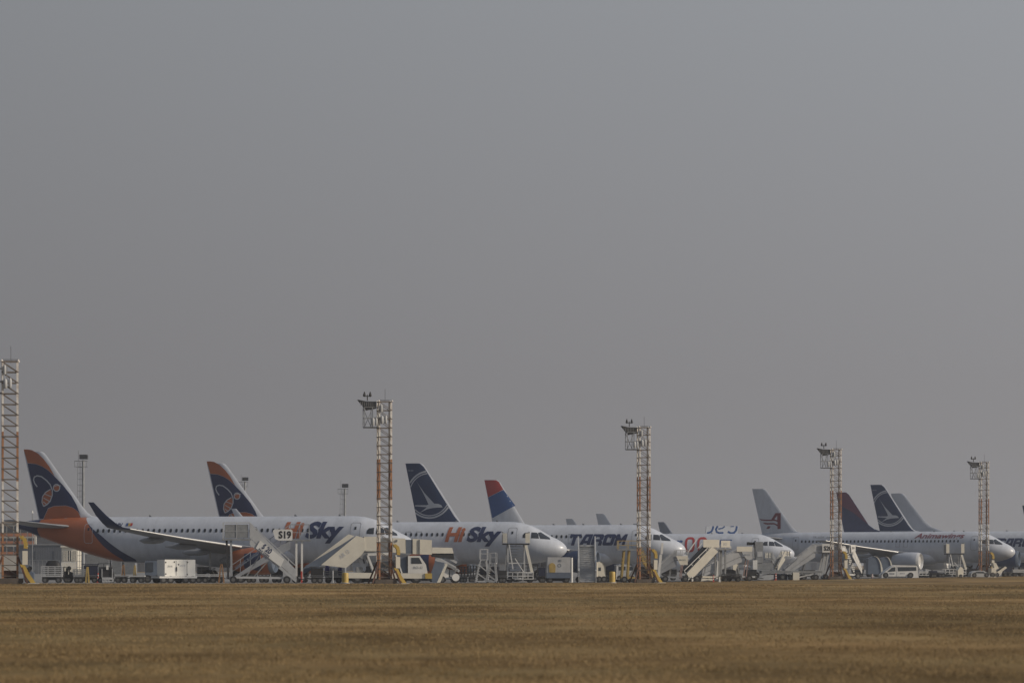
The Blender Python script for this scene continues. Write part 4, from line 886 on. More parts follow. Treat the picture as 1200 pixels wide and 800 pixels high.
post('pink and white marker pole left of the white van', 1022, 672, 10.0, M_pink, .22, band=M_wpaint)
post('short red pole below the big cream stairs', 836, 673.5, 12.0, M_redp, .13, band=M_wpaint)
# yellow bollards
def bollard(label, px, ytop, s_):
    q = EQ('bollard', label, 'bollard', px, s_, 0, 'yellow concrete bollards'); z = q.W(ytop)
    b = MB(); n = 28; b.rings([[(r_*math.cos(2*math.pi*i/n), r_*math.sin(2*math.pi*i/n), zz) for i in range(n)] for r_, zz in ((.27, 0), (.27, z-.06), (.24, z), (.05, z+.02))]); b.build('post', M_yel, q.root, True)
    b = MB(); b.rings([[(r_*math.cos(2*math.pi*i/n), r_*math.sin(2*math.pi*i/n), zz) for i in range(n)] for r_, zz in ((.36, 0), (.36, .06), (.28, .08))]); b.build('foot_ring', M_conc, q.root, True)
bollard('thick yellow bollard in front of the cream stair truck', 404.5, 670.8, 14.5)
bollard('thick yellow bollard left of the third lattice mast', 717.5, 669.5, 12.9)
# ------------------------------------------------------------------ carts and vehicles
def cart(label, x0, x1, ytop, s_, yaw=3, m=M_wpaint, rails=3, load=None, name='baggage_cart', group='baggage carts and dollies', deck=675, roof=False, cat='cart', curtain=None):
    q = EQ(name, label, cat, (x0+x1)/2, s_, yaw, group); U, W = q.U, q.W; r = q.root; a, b_ = U(x0), U(x1); zd = .62; zt = W(ytop); hw = .75
    MB().box(a, b_, -hw, hw, zd-.1, zd).build('deck', m, r)
    b = MB(); b.box(a+.06, b_-.06, -.48, .48, .24, .5); b.bar((b_-.1, 0, .42), (b_+.7, 0, .32), .07); b.build('drawbar', M_dark, r)  # drawbar, with a dark chassis box added as shade under the deck
    if rails:
        for sd_ in (-1, 1):
            b = MB()
            for k in range(rails+1): z = zd+.08+(zt-zd-.08)*k/rails; b.bar((a, sd_*hw, z), (b_, sd_*hw, z), .075)
            for x in np.linspace(a, b_, 4): b.bar((x, sd_*hw, zd), (x, sd_*hw, zt), .06)
            b.build('side_rail', m, r)
        for x in (a, b_):
            b = MB()
            for k in range(rails+1): z = zd+.08+(zt-zd-.08)*k/rails; b.bar((x, -hw, z), (x, hw, z), .06)
            b.build('end_rail', m, r)
    if roof: MB().box(a-.08, b_+.08, -hw-.05, hw+.05, zt, zt+.07).build('roof', roof, r)
    if curtain: MB().box(a+.04, b_-.04, -hw+.03, hw-.03, zd+.02, zt-.04).build('curtain', curtain, r)
    for x in (a+.3, b_-.3):
        for y in (-.62, .62): wheel(r, x, y, .24, .16)
    if load:
        for (lx0, lx1, ly, mm, nm, llab, lcat) in load:
            zb = zd+.005
            b = MB(); w_ = U(lx1)-U(lx0); cx = (U(lx0)+U(lx1))/2; h_ = W(ly)-zb; n = 14
            rs = []
            for z_, k in ((0, .9), (.1, 1), (.55, 1.0), (.85, .86), (1, .55)):
                rs.append([(cx+w_/2*k*math.copysign(abs(math.cos(2*math.pi*i/n))**.5, math.cos(2*math.pi*i/n)), .5*k*math.copysign(abs(math.sin(2*math.pi*i/n))**.5, math.sin(2*math.pi*i/n)), zb+h_*z_) for i in range(n)])
            b.rings(rs); o = b.build(nm, mm, None, True); o.parent = None
            o.matrix_world = Matrix.Translation(q.root.location) @ Matrix.Rotation(R(yaw), 4, 'Z')
            tag(o, llab, lcat)
    return q
cart('white-railed baggage cart at the far left, heaped with black bags', 49, 73, 663.5, 14.2, 4, m=M_lgrey, rails=4, load=[(53, 71.5, 656.5, M_black, 'luggage_pile', 'black luggage heaped on the white-railed cart at far left', 'luggage')])
cart('small white-railed cart left of the navy covered cart', 86.5, 99, 667, 14.1, 3, m=M_grey, rails=3)
cart('navy tarpaulin-covered cart under the first airliner\'s tail', 98, 115, 661.5, 14.0, 5, m=M_dark, rails=0, curtain=M_navytarp, roof=M_navytarp)
cart('low empty dolly right of the dark machine under the first tail', 134.5, 150, 674, 14.0, 3, rails=0, m=M_grey)
cart('low empty dolly left of the blue-grey cab', 152, 170, 674, 14.0, 2, rails=0, m=M_lgrey)
cart('low dolly ahead of the S20 stairs at the first wing, left of its legs', 229, 245, 674.5, 14.0, 3, rails=1, m=M_lgrey)
cart('low dolly beside the yellow trestle', 246, 262, 674.5, 13.9, 2, rails=1, m=M_lgrey)
cart('dark canopy cart right of the S19 stairs', 364, 379, 664.5, 14.2, 5, m=M_dark, rails=0, curtain=M_black, roof=M_dark)
cart('railed cart carrying blue and white bundles, just left of the yellow bollard', 380.5, 401, 669, 14.0, 5, m=M_lgrey, rails=2, load=[(386.5, 396, 663, M_wpaint, 'cargo_bag', 'white wrapped bag in the middle of the cart near the left yellow bollard', 'bag'), (380.8, 386.3, 661.8, M_purple, 'cloth_bundle', 'blue-purple bundle at the left end of the bundle cart', 'bundle'), (396.2, 400.8, 661.8, M_purple, 'cloth_bundle', 'blue-purple bundle at the right end of the bundle cart', 'bundle')])
for i, (a, b_) in enumerate(((288, 301), (303, 316), (318, 331))):
    cart('black slatted cargo dolly behind the S20 stairs, %s of three' % ('left', 'middle', 'right')[i], a, b_, 665.5, 13.3, 3, m=M_dark, rails=2, curtain=M_black if i != 1 else None)
cart('grey cargo dolly with clutter under the second airliner\'s wing, left one', 537, 548, 664, 12.6, 3, m=M_dark, rails=3)
cart('grey cargo dolly under the second airliner\'s wing, next to the maintenance steps', 548.5, 558, 662.5, 12.4, 3, m=M_dark, rails=3)
cart('dark cart between the maintenance steps and the end-on stairs', 583, 594, 667.5, 13.0, 3, m=M_dark, rails=0, curtain=M_dark)
cart('dark trolley between the end-on stairs and the badge trailer', 630.5, 640, 664, 12.6, 2, m=M_dark, rails=0, curtain=M_navytarp)
cart('low dark dolly under the big cream stairs', 806, 822, 676, 11.9, 2, m=M_dark, rails=1)
cart('low dark dolly under the grey and cream stairs', 846, 868, 676.5, 11.9, 2, m=M_dark, rails=1)
cart('dark container dolly right of the white van', 1089, 1097.5, 668, 9.8, 3, m=M_dark, rails=0, curtain=M_navytarp)
cart('white low dolly right behind the white van', 1076, 1088, 673.5, 9.7, 3, m=M_wpaint, rails=1)
cart('grey railed dolly left of the end-on stairs under the Animawings lettering', 1098, 1107, 670, 9.5, 3, m=M_lgrey, rails=2)
cart('dark covered cart under the Animawings nose', 1174.5, 1185, 664, 9.2, 3, m=M_dark, rails=0, curtain=M_navytarp)
cart('grey railed dolly at the right edge of the picture', 1186, 1199, 667, 9.1, 3, m=M_lgrey, rails=3)
CL = [(345, 361, 665, 13.2, 'dark covered cart half hidden behind the S19 stairs\' white legs', 1), (232, 246, 664, 12.2, 'dark cart parked by the first airliner\'s main wheels', 1),
      (272, 286, 666, 12.6, 'black box dolly left of the slatted dollies behind the S20 stairs', 1), (425, 438, 663, 12.3, 'dark cart behind the cream stair truck\'s arms', 1),
      (503, 514, 660, 12.0, 'dark covered cart behind the navy-faced stairs', 1), (516, 536, 662, 11.9, 'dark cargo dolly behind the navy-faced stairs, under the engine', 0),
      (560, 584, 664, 11.8, 'dark cart row end behind the aluminium maintenance steps', 1), (597, 612, 664, 11.7, 'dark dolly behind the end-on stairs, left half', 1), (613, 630, 661, 11.6, 'dark dolly behind the end-on stairs, right half', 0),
      (707, 716, 668, 12.0, 'low dark cart between the cream van and the yellow bollard', 1), (744, 768, 664, 11.3, 'dark cart behind the foot of the third mast', 1), (776, 792, 667, 11.2, 'dark cart under the TAROM nose', 1),
      (826, 846, 666, 10.9, 'dark cart behind the big cream stairs\' legs', 0), (849, 866, 667, 10.8, 'dark covered dolly behind the grey and cream stairs', 1), (936, 955, 668, 10.3, 'dark dolly at the right end of the flatbed trailer', 1),
      (998, 1012, 667, 9.5, 'dark cart right of the steep white stairs', 1), (1044, 1074, 668, 9.0, 'dark dolly glimpsed behind the white van', 1), (1132, 1146, 666, 9.0, 'dark covered cart behind the pale saloon car', 1), (1110, 1122, 667, 9.1, 'dark dolly behind the open-guard stairs', 0)]
for a_, b_, yt_, s_, lb_, full_ in CL:  # generic dark carts added to darken the gaps under the aircraft
    cart(lb_, a_, b_, yt_, s_, random.uniform(-6, 8), m=M_dark, rails=3, curtain=random.choice((M_black, M_navytarp, M_dark)) if full_ else None)
# tug at far left
def tug(label, x0, x1, ytop, s_, m, yaw=4):
    q = EQ('baggage_tug', label, 'tug', (x0+x1)/2, s_, yaw, 'small towing tugs'); U, W = q.U, q.W; r = q.root; a, b_ = U(x0), U(x1); zt = W(ytop); w_ = b_-a
    MB().prism([(a, .3), (b_, .3), (b_, .85), (b_-w_*.35, .95), (b_-w_*.4, .7), (a+w_*.3, .7), (a+w_*.28, .98), (a, .95)], -.6, .6).build('body', m, r)
    b = MB()
    for x in (a+w_*.08, a+w_*.6):
        for y in (-.52, .52): b.bar((x, y, .9), (x, y, zt), .06)
    b.build('canopy_post', M_dark, r); MB().box(a, a+w_*.68, -.6, .6, zt, zt+.06).build('canopy', m, r)
    MB().box(a+w_*.32, a+w_*.5, -.25, .25, .7, 1.25).build('driver_seat', M_black, r); MB().tube((a+w_*.62, -.1, 1.2), (a+w_*.6, .1, 1.25), .16, n=14).build('steering_wheel', M_black, r)
    for x in (a+.35, b_-.35):
        for y in (-.5, .5): wheel(r, x, y, .28)
tug('black towing tug between the two white-railed carts at far left', 73.5, 86, 664.5, 14.1, M_dark)
tug('dark tug beside the first lattice mast\'s yellow steps', 28, 40, 663, 14.3, M_bluegrey)
# dark machine with white front frame
q = EQ('ground_heater', 'dark machine with slanted sides and white skid frame under the first tail', 'heater unit', 125.5, 14.1, 4); U, W, P_ = q.U, q.W, q.P; r = q.root
MB().prism(P_([(116, 664), (131, 664), (133.5, 672), (133.5, 676), (116, 676)]), -.6, .7).build('housing', M_dark, r)
b = MB()
for x in (115, 122, 130.5): b.bar((U(x), -.55, W(664)), (U(x), -.55, W(660)), .05)
b.bar((U(115), -.55, W(660)), (U(130.5), -.55, W(660)), .05); b.build('roof_rail', M_dark, r)
b = MB(); b.bar((U(120), -.66, W(677.5)), (U(133), -.66, W(677.5)), .18); b.bar((U(120), -.66, W(681)), (U(133), -.66, W(681)), .1)
for x in (121, 124.5, 128, 132.5): b.bar((U(x), -.66, W(677.5)), (U(x), -.66, W(681.5)), .12)
for x in (120, 132): b.bar((U(x), -.66, W(666)), (U(x), -.66, W(676)), .07)
b.build('skid_frame', M_lgrey, r)
MB().prism(P_([(125, 662), (127.5, 662), (127.5, 667), (125, 667)]), -.72, -.66).build('control_box', M_wpaint, r)
for x in (118, 131):
    for y in (-.5, .6): wheel(r, U(x), y, .24)
# yellow and orange trestles / cones
def trestle(label, px, ytop, s_, m, half=2.2):
    q = EQ('trestle', label, 'trestle', px, s_, 0, 'yellow and orange trestles'); U, W = q.U, q.W; z = W(ytop); r = q.root; h_ = half/s_
    for sx in (-1, 1):
        for y in (-.25, .25): MB().bar((sx*h_, y, 0), (sx*h_*.25, y*.3, z), .085).build('leg', m, r)
    b = MB(); b.bar((-h_*.7, -.15, z*.4), (h_*.7, -.15, z*.4), .06); b.bar((-h_*.7, .15, z*.4), (h_*.7, .15, z*.4), .06); b.build('crossbar', m, r)
    MB().box(-h_*.45, h_*.45, -.15, .15, z-.05, z+.02).build('head', m, r)
M_or2 = mat('faded_orange_paint', (.30, .16, .07), .7, var=.15)
trestle('olive-yellow trestle before the navy covered cart', 102.5, 664, 14.3, M_olive, 1.8)
trestle('orange trestle standing left of two behind the low dollies', 144.5, 661.5, 11.5, M_or2)
trestle('yellow trestle left of the blue-grey cab behind the dolly', 158, 662, 11.5, M_olive, 1.6)
trestle('tall yellow trestle under the first wing, right of the tyres', 259.5, 661, 14.0, M_or2, 3)
# white container on flatbed with blue-grey cab
q = EQ('ground_power_truck', 'bright cream container unit on a low flatbed under the first airliner\'s belly', 'container unit', 205, 14.75, 24); U, W, P_ = q.U, q.W, q.P; r = q.root
MB().prism(P_([(189.5, 655.3), (223.8, 655.3), (223.8, 674.6), (189.5, 674.6)]), -.9, 1.0).build('container', mat('bright_white_paint', (.86, .84, .78), .5, var=.03), r)
b = MB()
for x in (202.3, 214.5): b.bar((U(x), -.905, W(656.5)), (U(x), -.905, W(674)), .04, .02)
b.build('panel_seam', M_grey, r)
b = MB()
for x, y in ((190.7, 658.5), (190.7, 672), (200.3, 658), (205, 661), (215, 658.5), (214.7, 672.5)): b.box(U(x)-.04, U(x)+.04, -.93, -.9, W(y)-.05, W(y)+.05)
b.build('latches', M_dark, r)
flat_text('AXA', 'lettering', M_seam, r, (U(192.5), W(664.2)), (1, 0), (0, 1), .15, .42, y=-.92)
flat_text('APU 70', 'lettering', M_logo, r, (U(206.5), W(663.6)), (1, 0), (0, 1), .15, .45, y=-.92)
MB().prism(P_([(202, 664), (203.2, 664), (203.2, 669), (202, 669)]), -.96, -.9).build('door_handle', M_black, r)
MB().prism(P_([(183, 674.8), (225, 674.8), (225, 677), (183, 677)]), -1.05, 1.05).build('deck', M_wpaint, r)
MB().prism(P_([(184, 677.1), (225, 677.1), (222, 680.2), (186, 680.2)]), -.7, .7).build('chassis', M_dark, r)
for x in (188, 196, 213, 221):
    for y in (-.85, .85): wheel(r, U(x), y, .3)
q = EQ('service_truck', 'blue-grey truck cab with a dark window, left of the cream container', 'truck', 179, 13.9, 6); U, W, P_ = q.U, q.W, q.P; r = q.root
MB().prism(P_([(170, 657), (188.5, 656.5), (188.5, 674), (170, 674)]), -.9, .9).build('cab', M_bluegrey, r)
MB().prism(P_([(172, 658.5), (179.5, 658.5), (179.5, 669.5), (172, 669.5), (170.8, 664)]), -.95, -.91).build('cab_window', M_wglass, r)
MB().prism(P_([(169, 674.2), (189, 674.2), (189, 678), (169, 678)]), -.95, .95).build('chassis', M_dark, r)
for x in (173, 185):
    for y in (-.85, .85): wheel(r, U(x), y, .34)
# cars / vans
def car(name, label, x0, x1, ytop, s_, yaw, m, body, roofp, cat='van', wins=(), wheels=(), extra=None):
    q = EQ(name, label, cat, (x0+x1)/2, s_, yaw); U, W, P_ = q.U, q.W, q.P; r = q.root
    prof = P_(body); rs = []
    hw = .92
    bd = MB().prism(prof, -hw, hw).build('body', m, r)
    bv = bd.modifiers.new('b', 'BEVEL'); bv.width = .07; bv.segments = 3; bv.limit_method = 'ANGLE'; bv.angle_limit = R(50)
    for nm, pl in wins:
        for sd_ in (-1, 1): MB().prism(P_(pl), sd_*hw-.012, sd_*hw+.012).build(nm, M_wglass, r)
    for wx_, rr in wheels:
        for y in (-hw+.08, hw-.08): wheel(r, U(wx_), y, rr, .22)
    return q
q = car('minivan', 'white passenger van parked beside the Animawings engine', 1031, 1075, 662, 9.9, 5, M_wpaint, [(1031.5, 676.5), (1031.5, 673), (1034, 670.5), (1038, 667.5), (1044, 663), (1048, 662), (1073, 662), (1074.5, 664), (1075.3, 673), (1075, 676.5)], None,
    wins=[('front_door_window', [(1037.5, 669.8), (1043.5, 664.5), (1047.5, 664), (1047.5, 669)]), ('rear_side_window', [(1050, 664), (1072, 664), (1072.3, 668.3), (1050.5, 669)])], wheels=[(1036, .33), (1065.5, .33)])
U, W, P_ = q.U, q.W, q.P
MB().prism(P_([(1039, 675), (1060, 675), (1060, 676), (1039, 676)]), -.96, -.93).build('sill_strip', M_dark, q.root)
flat_text('TAROM', 'lettering', M_navy, q.root, (U(1040), W(672.6)), (1, 0), (0, 1), .16, .62, bold=.03, y=-.945); flat_text('SERVICE', 'lettering', M_navy, q.root, (U(1052.5), W(672.2)), (1, 0), (0, 1), .13, .62, y=-.945)
b = MB(); b.prism(P_([(1061.5, 672.5), (1064, 672.5), (1064, 677.5), (1061.5, 677.5)]), -1.0, -.93); b.build('wheel_arch', M_dark, q.root)
MB().prism(P_([(1049, 663), (1049.25, 663), (1049.25, 675), (1049, 675)]), -.935, -.915).build('door_seam', M_seam, q.root)
MB().prism(P_([(1031.2, 671.8), (1033, 670.8), (1033.5, 672), (1031.3, 673)]), -.7, -.4).build('headlight', M_lgrey, q.root)
car('parked_car', 'pale grey saloon car left of the fifth lattice mast', 1136, 1158, 669, 9.6, 4, M_lgrey, [(1136, 675.5), (1136.3, 672), (1138, 670), (1142, 669), (1151, 668.5), (1156, 670.5), (1158.5, 672.5), (1158.5, 675.5)], None, 'car',
    wins=[('side_window', [(1139.5, 671.2), (1142.5, 669.6), (1150.5, 669.3), (1153.5, 671.4)])], wheels=[(1140, .28), (1154.5, .28)])
car('service_van', 'cream rounded van just right of the straight-on stairs', 697, 707.5, 658.5, 12.2, 10, M_cream, [(697, 678), (697, 659), (700, 658.3), (704.5, 659), (707, 663), (707.8, 671), (707.8, 678)], None,
    wins=[('side_window', [(699, 664.5), (702, 664.3), (702, 668.5), (699, 668.5)])], wheels=[(700, .3), (705.5, .3)])
car('service_van', 'pale service vehicle with dark window behind the yellow stairs', 721, 743, 661.5, 12.0, 4, M_lgrey, [(721, 678), (721.5, 662.5), (733, 661.5), (741, 662.5), (743, 669), (743.5, 678)], None,
    wins=[('side_window', [(724, 663.5), (732, 663.3), (732, 667.8), (724, 668)]), ('rear_window', [(735, 663.5), (740, 663.5), (741, 668), (735, 668)])], wheels=[(725.5, .33), (739, .33)])
# belt loader at right
q = EQ('belt_loader', 'cream belt loader with a raised slanting conveyor under the Animawings nose', 'belt loader', 1168, 9.5, 6); U, W, P_ = q.U, q.W, q.P; r = q.root
MB().prism(P_([(1160, 665), (1163.5, 665), (1166, 670), (1166, 676.2), (1159.5, 676.2)]), -.9, .9).build('body', M_cream, r)
MB().prism(P_([(1164, 672), (1177, 663.2), (1179, 664.8), (1167, 674)]), -.6, .6).build('conveyor', M_cream, r)
MB().prism(P_([(1164, 671.7), (1176, 663.0), (1176.3, 663.4), (1164.4, 672.2)]), -.5, .5).build('belt', M_black, r)
MB().prism(P_([(1162.5, 659), (1166, 659), (1169.5, 665.5), (1165, 667.5)]), -.5, .5).build('hood', M_cream, r)
b = MB(); b.bar((U(1170), -.5, W(674)), (U(1173), -.5, W(669.5)), .12); b.build('lift_ram', M_wpaint, r)
for x in (1161.5, 1166):
    for y in (-.8, .8): wheel(r, U(x), y, .3)
# cream drum beside end-on stairs; dark-blue drums with cream rims
q = EQ('water_cart', 'small cream rounded tank trailer right of the end-on stairs under the Animawings lettering', 'tank trailer', 1125, 9.7, 10); U, W, P_ = q.U, q.W, q.P
MB().prism(P_([(1121.5, 675.5), (1121, 668), (1124, 663.5), (1127, 665), (1128, 670), (1127, 675.5)]), -.5, .5).build('tank', M_cream, q.root)
for y in (-.45, .45): wheel(q.root, U(1124.5), y, .2)
def drum(label, x0, x1, yt, yb, s_, yaw):
    q = EQ('drum_unit', label, 'drum unit', (x0+x1)/2, s_, yaw, 'dark blue drum units with cream rims'); U, W, P_ = q.U, q.W, q.P; r = q.root; n = 9  # unidentified rounded shapes, built as wheeled drums
    a, b_ = U(x0), U(x1); zt = W(yt); zb = .35
    arc_ = [(b_-(b_-a)*.55+(b_-a)*.55*math.sin(t), zb+(zt-zb)*math.cos(t)**.8) for t in np.linspace(0, math.pi/2*.98, n)]
    MB().prism([(a, zb), (a, zt-.25)]+arc_+[(b_, zb)], -.9, .9).build('shell', M_bluegrey, r)
    k = .14
    inn = [(x-.0, z) for x, z in arc_]; out = [(x+.02+.22*i/(n-1), z+.03) for i, (x, z) in enumerate(arc_)]
    MB().prism(inn+out[::-1], -1.0, -.75).build('rim', M_cream, r)
    MB().box(a, b_, -.8, .8, .28, .36).build('frame', M_dark, r)
    for x in (a+.3, b_-.3):
        for y in (-.7, .7): wheel(r, x, y, .26)
drum('left of two dark blue rounded units with a cream rim, left of the white van', 1016, 1031, 651.5, 672, 9.4, 4)
drum('right of two dark blue rounded units with a cream rim, behind the white van', 1031, 1043, 652, 672, 9.2, 4)
q = EQ('cargo_container', 'pale container unit behind the van under the Animawings belly', 'container', 1092, 8.6, 4)
MB().prism(q.P([(1083, 661), (1099, 659.5), (1101, 662), (1101, 670), (1083, 670)]), -.9, .9).build('body', M_lgrey, q.root); MB().box(q.U(1091)-.12, q.U(1091)+.12, -.93, -.9, q.W(668), q.W(664)).build('hatch', M_dark, q.root)
MB().box(q.U(1083), q.U(1101), -.7, .7, .05, q.W(670)-.01).build('stand', M_dark, q.root)
# ------------------------------------------------------------------ lattice masts
def tower_mat():
    m = bpy.data.materials.new('banded_mast_paint'); m.use_nodes = True; t = m.node_tree; b = t.nodes['Principled BSDF']; b.inputs['Roughness'].default_value = .7
    c = t.nodes.new('ShaderNodeTexCoord'); s_ = t.nodes.new('ShaderNodeSeparateXYZ'); t.links.new(c.outputs['Object'], s_.inputs[0])
    d = t.nodes.new('ShaderNodeMath'); d.operation = 'DIVIDE'; d.inputs[1].default_value = 14.2; t.links.new(s_.outputs['Z'], d.inputs[0])
    r = t.nodes.new('ShaderNodeValToRGB'); r.color_ramp.interpolation = 'CONSTANT'; t.links.new(d.outputs[0], r.inputs[0])
    Wc, Oc = (.74, .72, .68, 1), (.40, .20, .10, 1)
    r.color_ramp.elements[0].color = Oc; r.color_ramp.elements[1].position = .225; r.color_ramp.elements[1].color = Wc
    x = r.color_ramp.elements.new(.46); x.color = Oc; x = r.color_ramp.elements.new(.68); x.color = Wc
    n = t.nodes.new('ShaderNodeTexNoise'); n.inputs['Scale'].default_value = 2.2; n.inputs['Detail'].default_value = 5; t.links.new(c.outputs['Object'], n.inputs[0])
    r2 = t.nodes.new('ShaderNodeValToRGB'); r2.color_ramp.elements[0].position = .38; r2.color_ramp.elements[0].color = (.70, .62, .58, 1); r2.color_ramp.elements[1].position = .56; r2.color_ramp.elements[1].color = (1, 1, 1, 1)
    t.links.new(n.outputs[0], r2.inputs[0]); mm = t.nodes.new('ShaderNodeMixRGB'); mm.blend_type = 'MULTIPLY'; mm.inputs[0].default_value = .75; t.links.new(r.outputs[0], mm.inputs[1]); t.links.new(r2.outputs[0], mm.inputs[2])
    t.links.new(mm.outputs[0], b.inputs['Base Color']); return m
M_tower = tower_mat()
M_brace = mat('weathered_bracing', (.20, .165, .14), .75, var=.22, scale=1.2, col2=(.07, .06, .05))
def make_tower():
    root = empty('lattice_floodlight_mast', (0, 0, 0)); H = 14.2; a = .52
    co = [(-a, -a), (a, -a), (a, a), (-a, a)]
    for x, y in co:
        b = MB(); sx = math.copysign(1, x); sy = math.copysign(1, y)     # angle iron
        b.box(min(x, x-sx*.12), max(x, x-sx*.12), y-.012, y+.012, .3, H); b.box(x-.012, x+.012, min(y-sy*.014, y-sy*.12), max(y-sy*.014, y-sy*.12), .3, H); b.build('leg', M_tower, root)
        MB().tube((x, y, H), (x, y, H+.12), .11, .03, n=10).build('leg_cap', M_tower, root, True)
    nb = 20; dz = (H-.5)/nb
    for k in range(4):
        p, q_ = co[k], co[(k+1) % 4]; b = MB()
        for i in range(nb+1): z = .5+dz*i; b.bar((*p, z), (*q_, z), .055)
        for i in range(nb):
            z = .5+dz*i
            if k % 2 == 0: b.bar((*(q_ if k == 0 else p), z), (*(p if k == 0 else q_), z+dz), .045)
            else:
                if i % 2: b.bar((*p, z), (*q_, z+dz), .045)
                else: b.bar((*q_, z), (*p, z+dz), .045)
        b.build('bracing', M_brace, root)
    b = MB(); b.box(-.85, .85, -.85, .85, 0, .35); b.build('plinth', mat('dirty_concrete', (.12, .10, .085), .9, var=.2), root)
    for x, y in co: MB().bar((x*2.1, y*2.1, .05), (x*.98, y*.98, 1.7), .12).build('stay', M_rust, root)
    b = MB(); b.box(-.40, .40, -.40, .40, .36, .85); b.build('base_cabinet', M_rust, root)
    # platform, floodlights and beacon on the left of the head
    b = MB()
    for x in (-1.62, -1.0):
        for y in (-.4, .4): b.bar((x, y, 12.2), (x, y, 13.75), .05)
    for z in (12.2, 12.9, 13.75):
        for y in (-.4, .4): b.bar((-1.62, y, z), (-.5, y, z), .05)
        b.bar((-1.62, -.4, z), (-1.62, .4, z), .05)
    b.bar((-1.62, -.4, 12.25), (-1.0, -.4, 13.7), .04); b.bar((-1.62, .4, 13.7), (-1.0, .4, 12.25), .04)
    b.build('service_cage', M_grey, root); MB().box(-1.62, -.5, -.4, .4, 12.14, 12.19).build('cage_floor', M_grey, root)
    G = MB().prism([(-2.10, 14.34), (-1.55, 14.22), (-.70, 14.20), (-.70, 13.66), (-1.40, 13.52)], -.35, .35).build('floodlight_bank', M_dark, root)
    b = MB()
    for i in range(9): x = -1.95+i*.15; b.box(x, x+.03, -.38, -.352, 13.85, 14.16)
    b.build('louvre', M_grey, G)
    b = MB(); b.bar((-1.35, 0, 14.28), (-1.35, 0, 14.75), .07); b.bar((-1.58, 0, 14.62), (-1.12, 0, 14.62), .06); b.build('beacon_stem', M_dark, root)
    for x in (-1.58, -1.12):
        b = MB(); n = 12; b.rings([[(x+r_*math.cos(2*math.pi*i/n), r_*math.sin(2*math.pi*i/n), z) for i in range(n)] for r_, z in ((.05, 14.58), (.12, 14.64), (.10, 14.76), (.03, 14.98))]); b.build('obstruction_light', M_black, root, True)
    for x, y, z0_, r_ in ((-1.0, -.62, 12.3, .12), (-.74, -.62, 12.3, .10), (-.30, -.68, 12.45, .13), (.0, -.66, 12.5, .11), (-.35, -.66, 13.35, .10)):
        b = MB(); n = 14; b.rings([[(x+k*r_*math.cos(2*math.pi*i/n), y+k*r_*math.sin(2*math.pi*i/n), z) for i in range(n)] for k, z in ((.6, z0_), (1, z0_+.08), (1, z0_+.5), (.5, z0_+.62))]); b.build('lamp_housing', M_lgrey, root, True)
    b = MB(); b.bar((-1.0, -.60, 12.95), (.2, -.60, 12.95), .05); b.bar((-.2, -.6, 13.9), (-.2, -.6, 12.9), .05); b.build('lamp_bracket', M_grey, root)
    MB().tube((.05, 0, H-.1), (.05, 0, H+1.0), .014, n=6).build('antenna', M_dark, root)
    b = MB(); b.bar((-a, -a, H+.12), (a, -a, H+.12), .02); b.bar((-a, a, H+.12), (a, a, H+.12), .02); b.build('top_wire', M_dark, root)
    # cable guard at the foot, right-hand side
    pts = [(.62, 2.95), (.70, 2.98), (.86, 2.9), (.97, 2.7), (1.0, 2.4), (.98, 2.25)]; v, f = stroke([(x, z) for x, z in pts], .28)
    b = MB(); n_ = len(pts)
    for i in range(n_-1): b.bar((pts[i][0], -.6, pts[i][1]), (pts[i+1][0], -.6, pts[i+1][1]), .26, .4)
    b.build('guard_hood', M_yel, root)
    MB().box(.78, 1.12, -.8, -.4, 1.22, 2.1).build('cable_cabinet', M_cream, root)
    b = MB(); pr = [(.62, 1.25), (.95, 1.18), (1.25, .6), (1.62, .06), (1.30, .06), (.90, .62)]; b.prism(pr, -.8, -.4); b.build('cable_chute', M_yel, root)
    MB().box(.75, 1.85, -.95, -.3, 0, .055).build('foot_slab', M_conc, root)
    return root
proto = make_tower()
TW_ = [(11.8, 18.3, 8, 'leftmost lattice floodlight mast, cut by the left edge of the picture'), (450.5, 15.0, 11, 'orange and white lattice mast before the first airliner\'s nose, second from left'),
       (754.3, 12.8, 11, 'orange and white lattice mast beside the TAROM cockpit, middle of the five'), (979.5, 10.7, 9, 'orange and white lattice mast right of the S20 board, fourth from left'),
       (1153, 9.44, 9, 'rightmost lattice mast, in front of the Animawings cockpit')]
for i, (px, s_, yw, lab) in enumerate(TW_):
    o = proto if i == 0 else copy_tree(proto)
    p = world(px, s_); o.location = p; o.rotation_euler = (0, 0, R(yw)); tag(o, lab, 'lattice mast', 'orange and white lattice floodlight masts')
# steel tube light masts far behind
def flood_mast(label, px, ytop, s_, full=True):
    q = EQ('floodlight_mast', label, 'floodlight mast', px, s_, 0, 'distant floodlight masts'); r = q.root; z = q.W(ytop+4)
    MB().tube((0, 0, 0), (0, 0, z), .26, .17, n=14).build('mast_tube', M_grey, r, True)
    b = MB(); b.bar((-.9, 0, 0), (-.75, 0, z-.3), .05); b.bar((-.5, 0, 0), (-.42, 0, z-.3), .05)
    for i in range(int(z/.8)): b.bar((-.88+.006*i, 0, .4+i*.8), (-.1, 0, .4+i*.8), .05)
    b.build('access_ladder', M_grey, r)
    b = MB()
    for zz in (z-.9, z-.1):
        b.bar((-1.1, -.6, zz), (.55, -.6, zz), .07); b.bar((-1.1, .6, zz), (.55, .6, zz), .07); b.bar((-1.1, -.6, zz), (-1.1, .6, zz), .07)
    for x in (-1.1, -.5, .55): b.bar((x, -.6, z-.9), (x, -.6, z-.1), .06)
    b.build('basket', M_grey, r); MB().box(-.45, .6, -.65, .65, z+.15, z+.75).build('lamp_bank', M_dark, r)
    MB().bar((-.65, 0, z), (-.65, 0, z+1.3), .05).build('lightning_rod', M_grey, r)
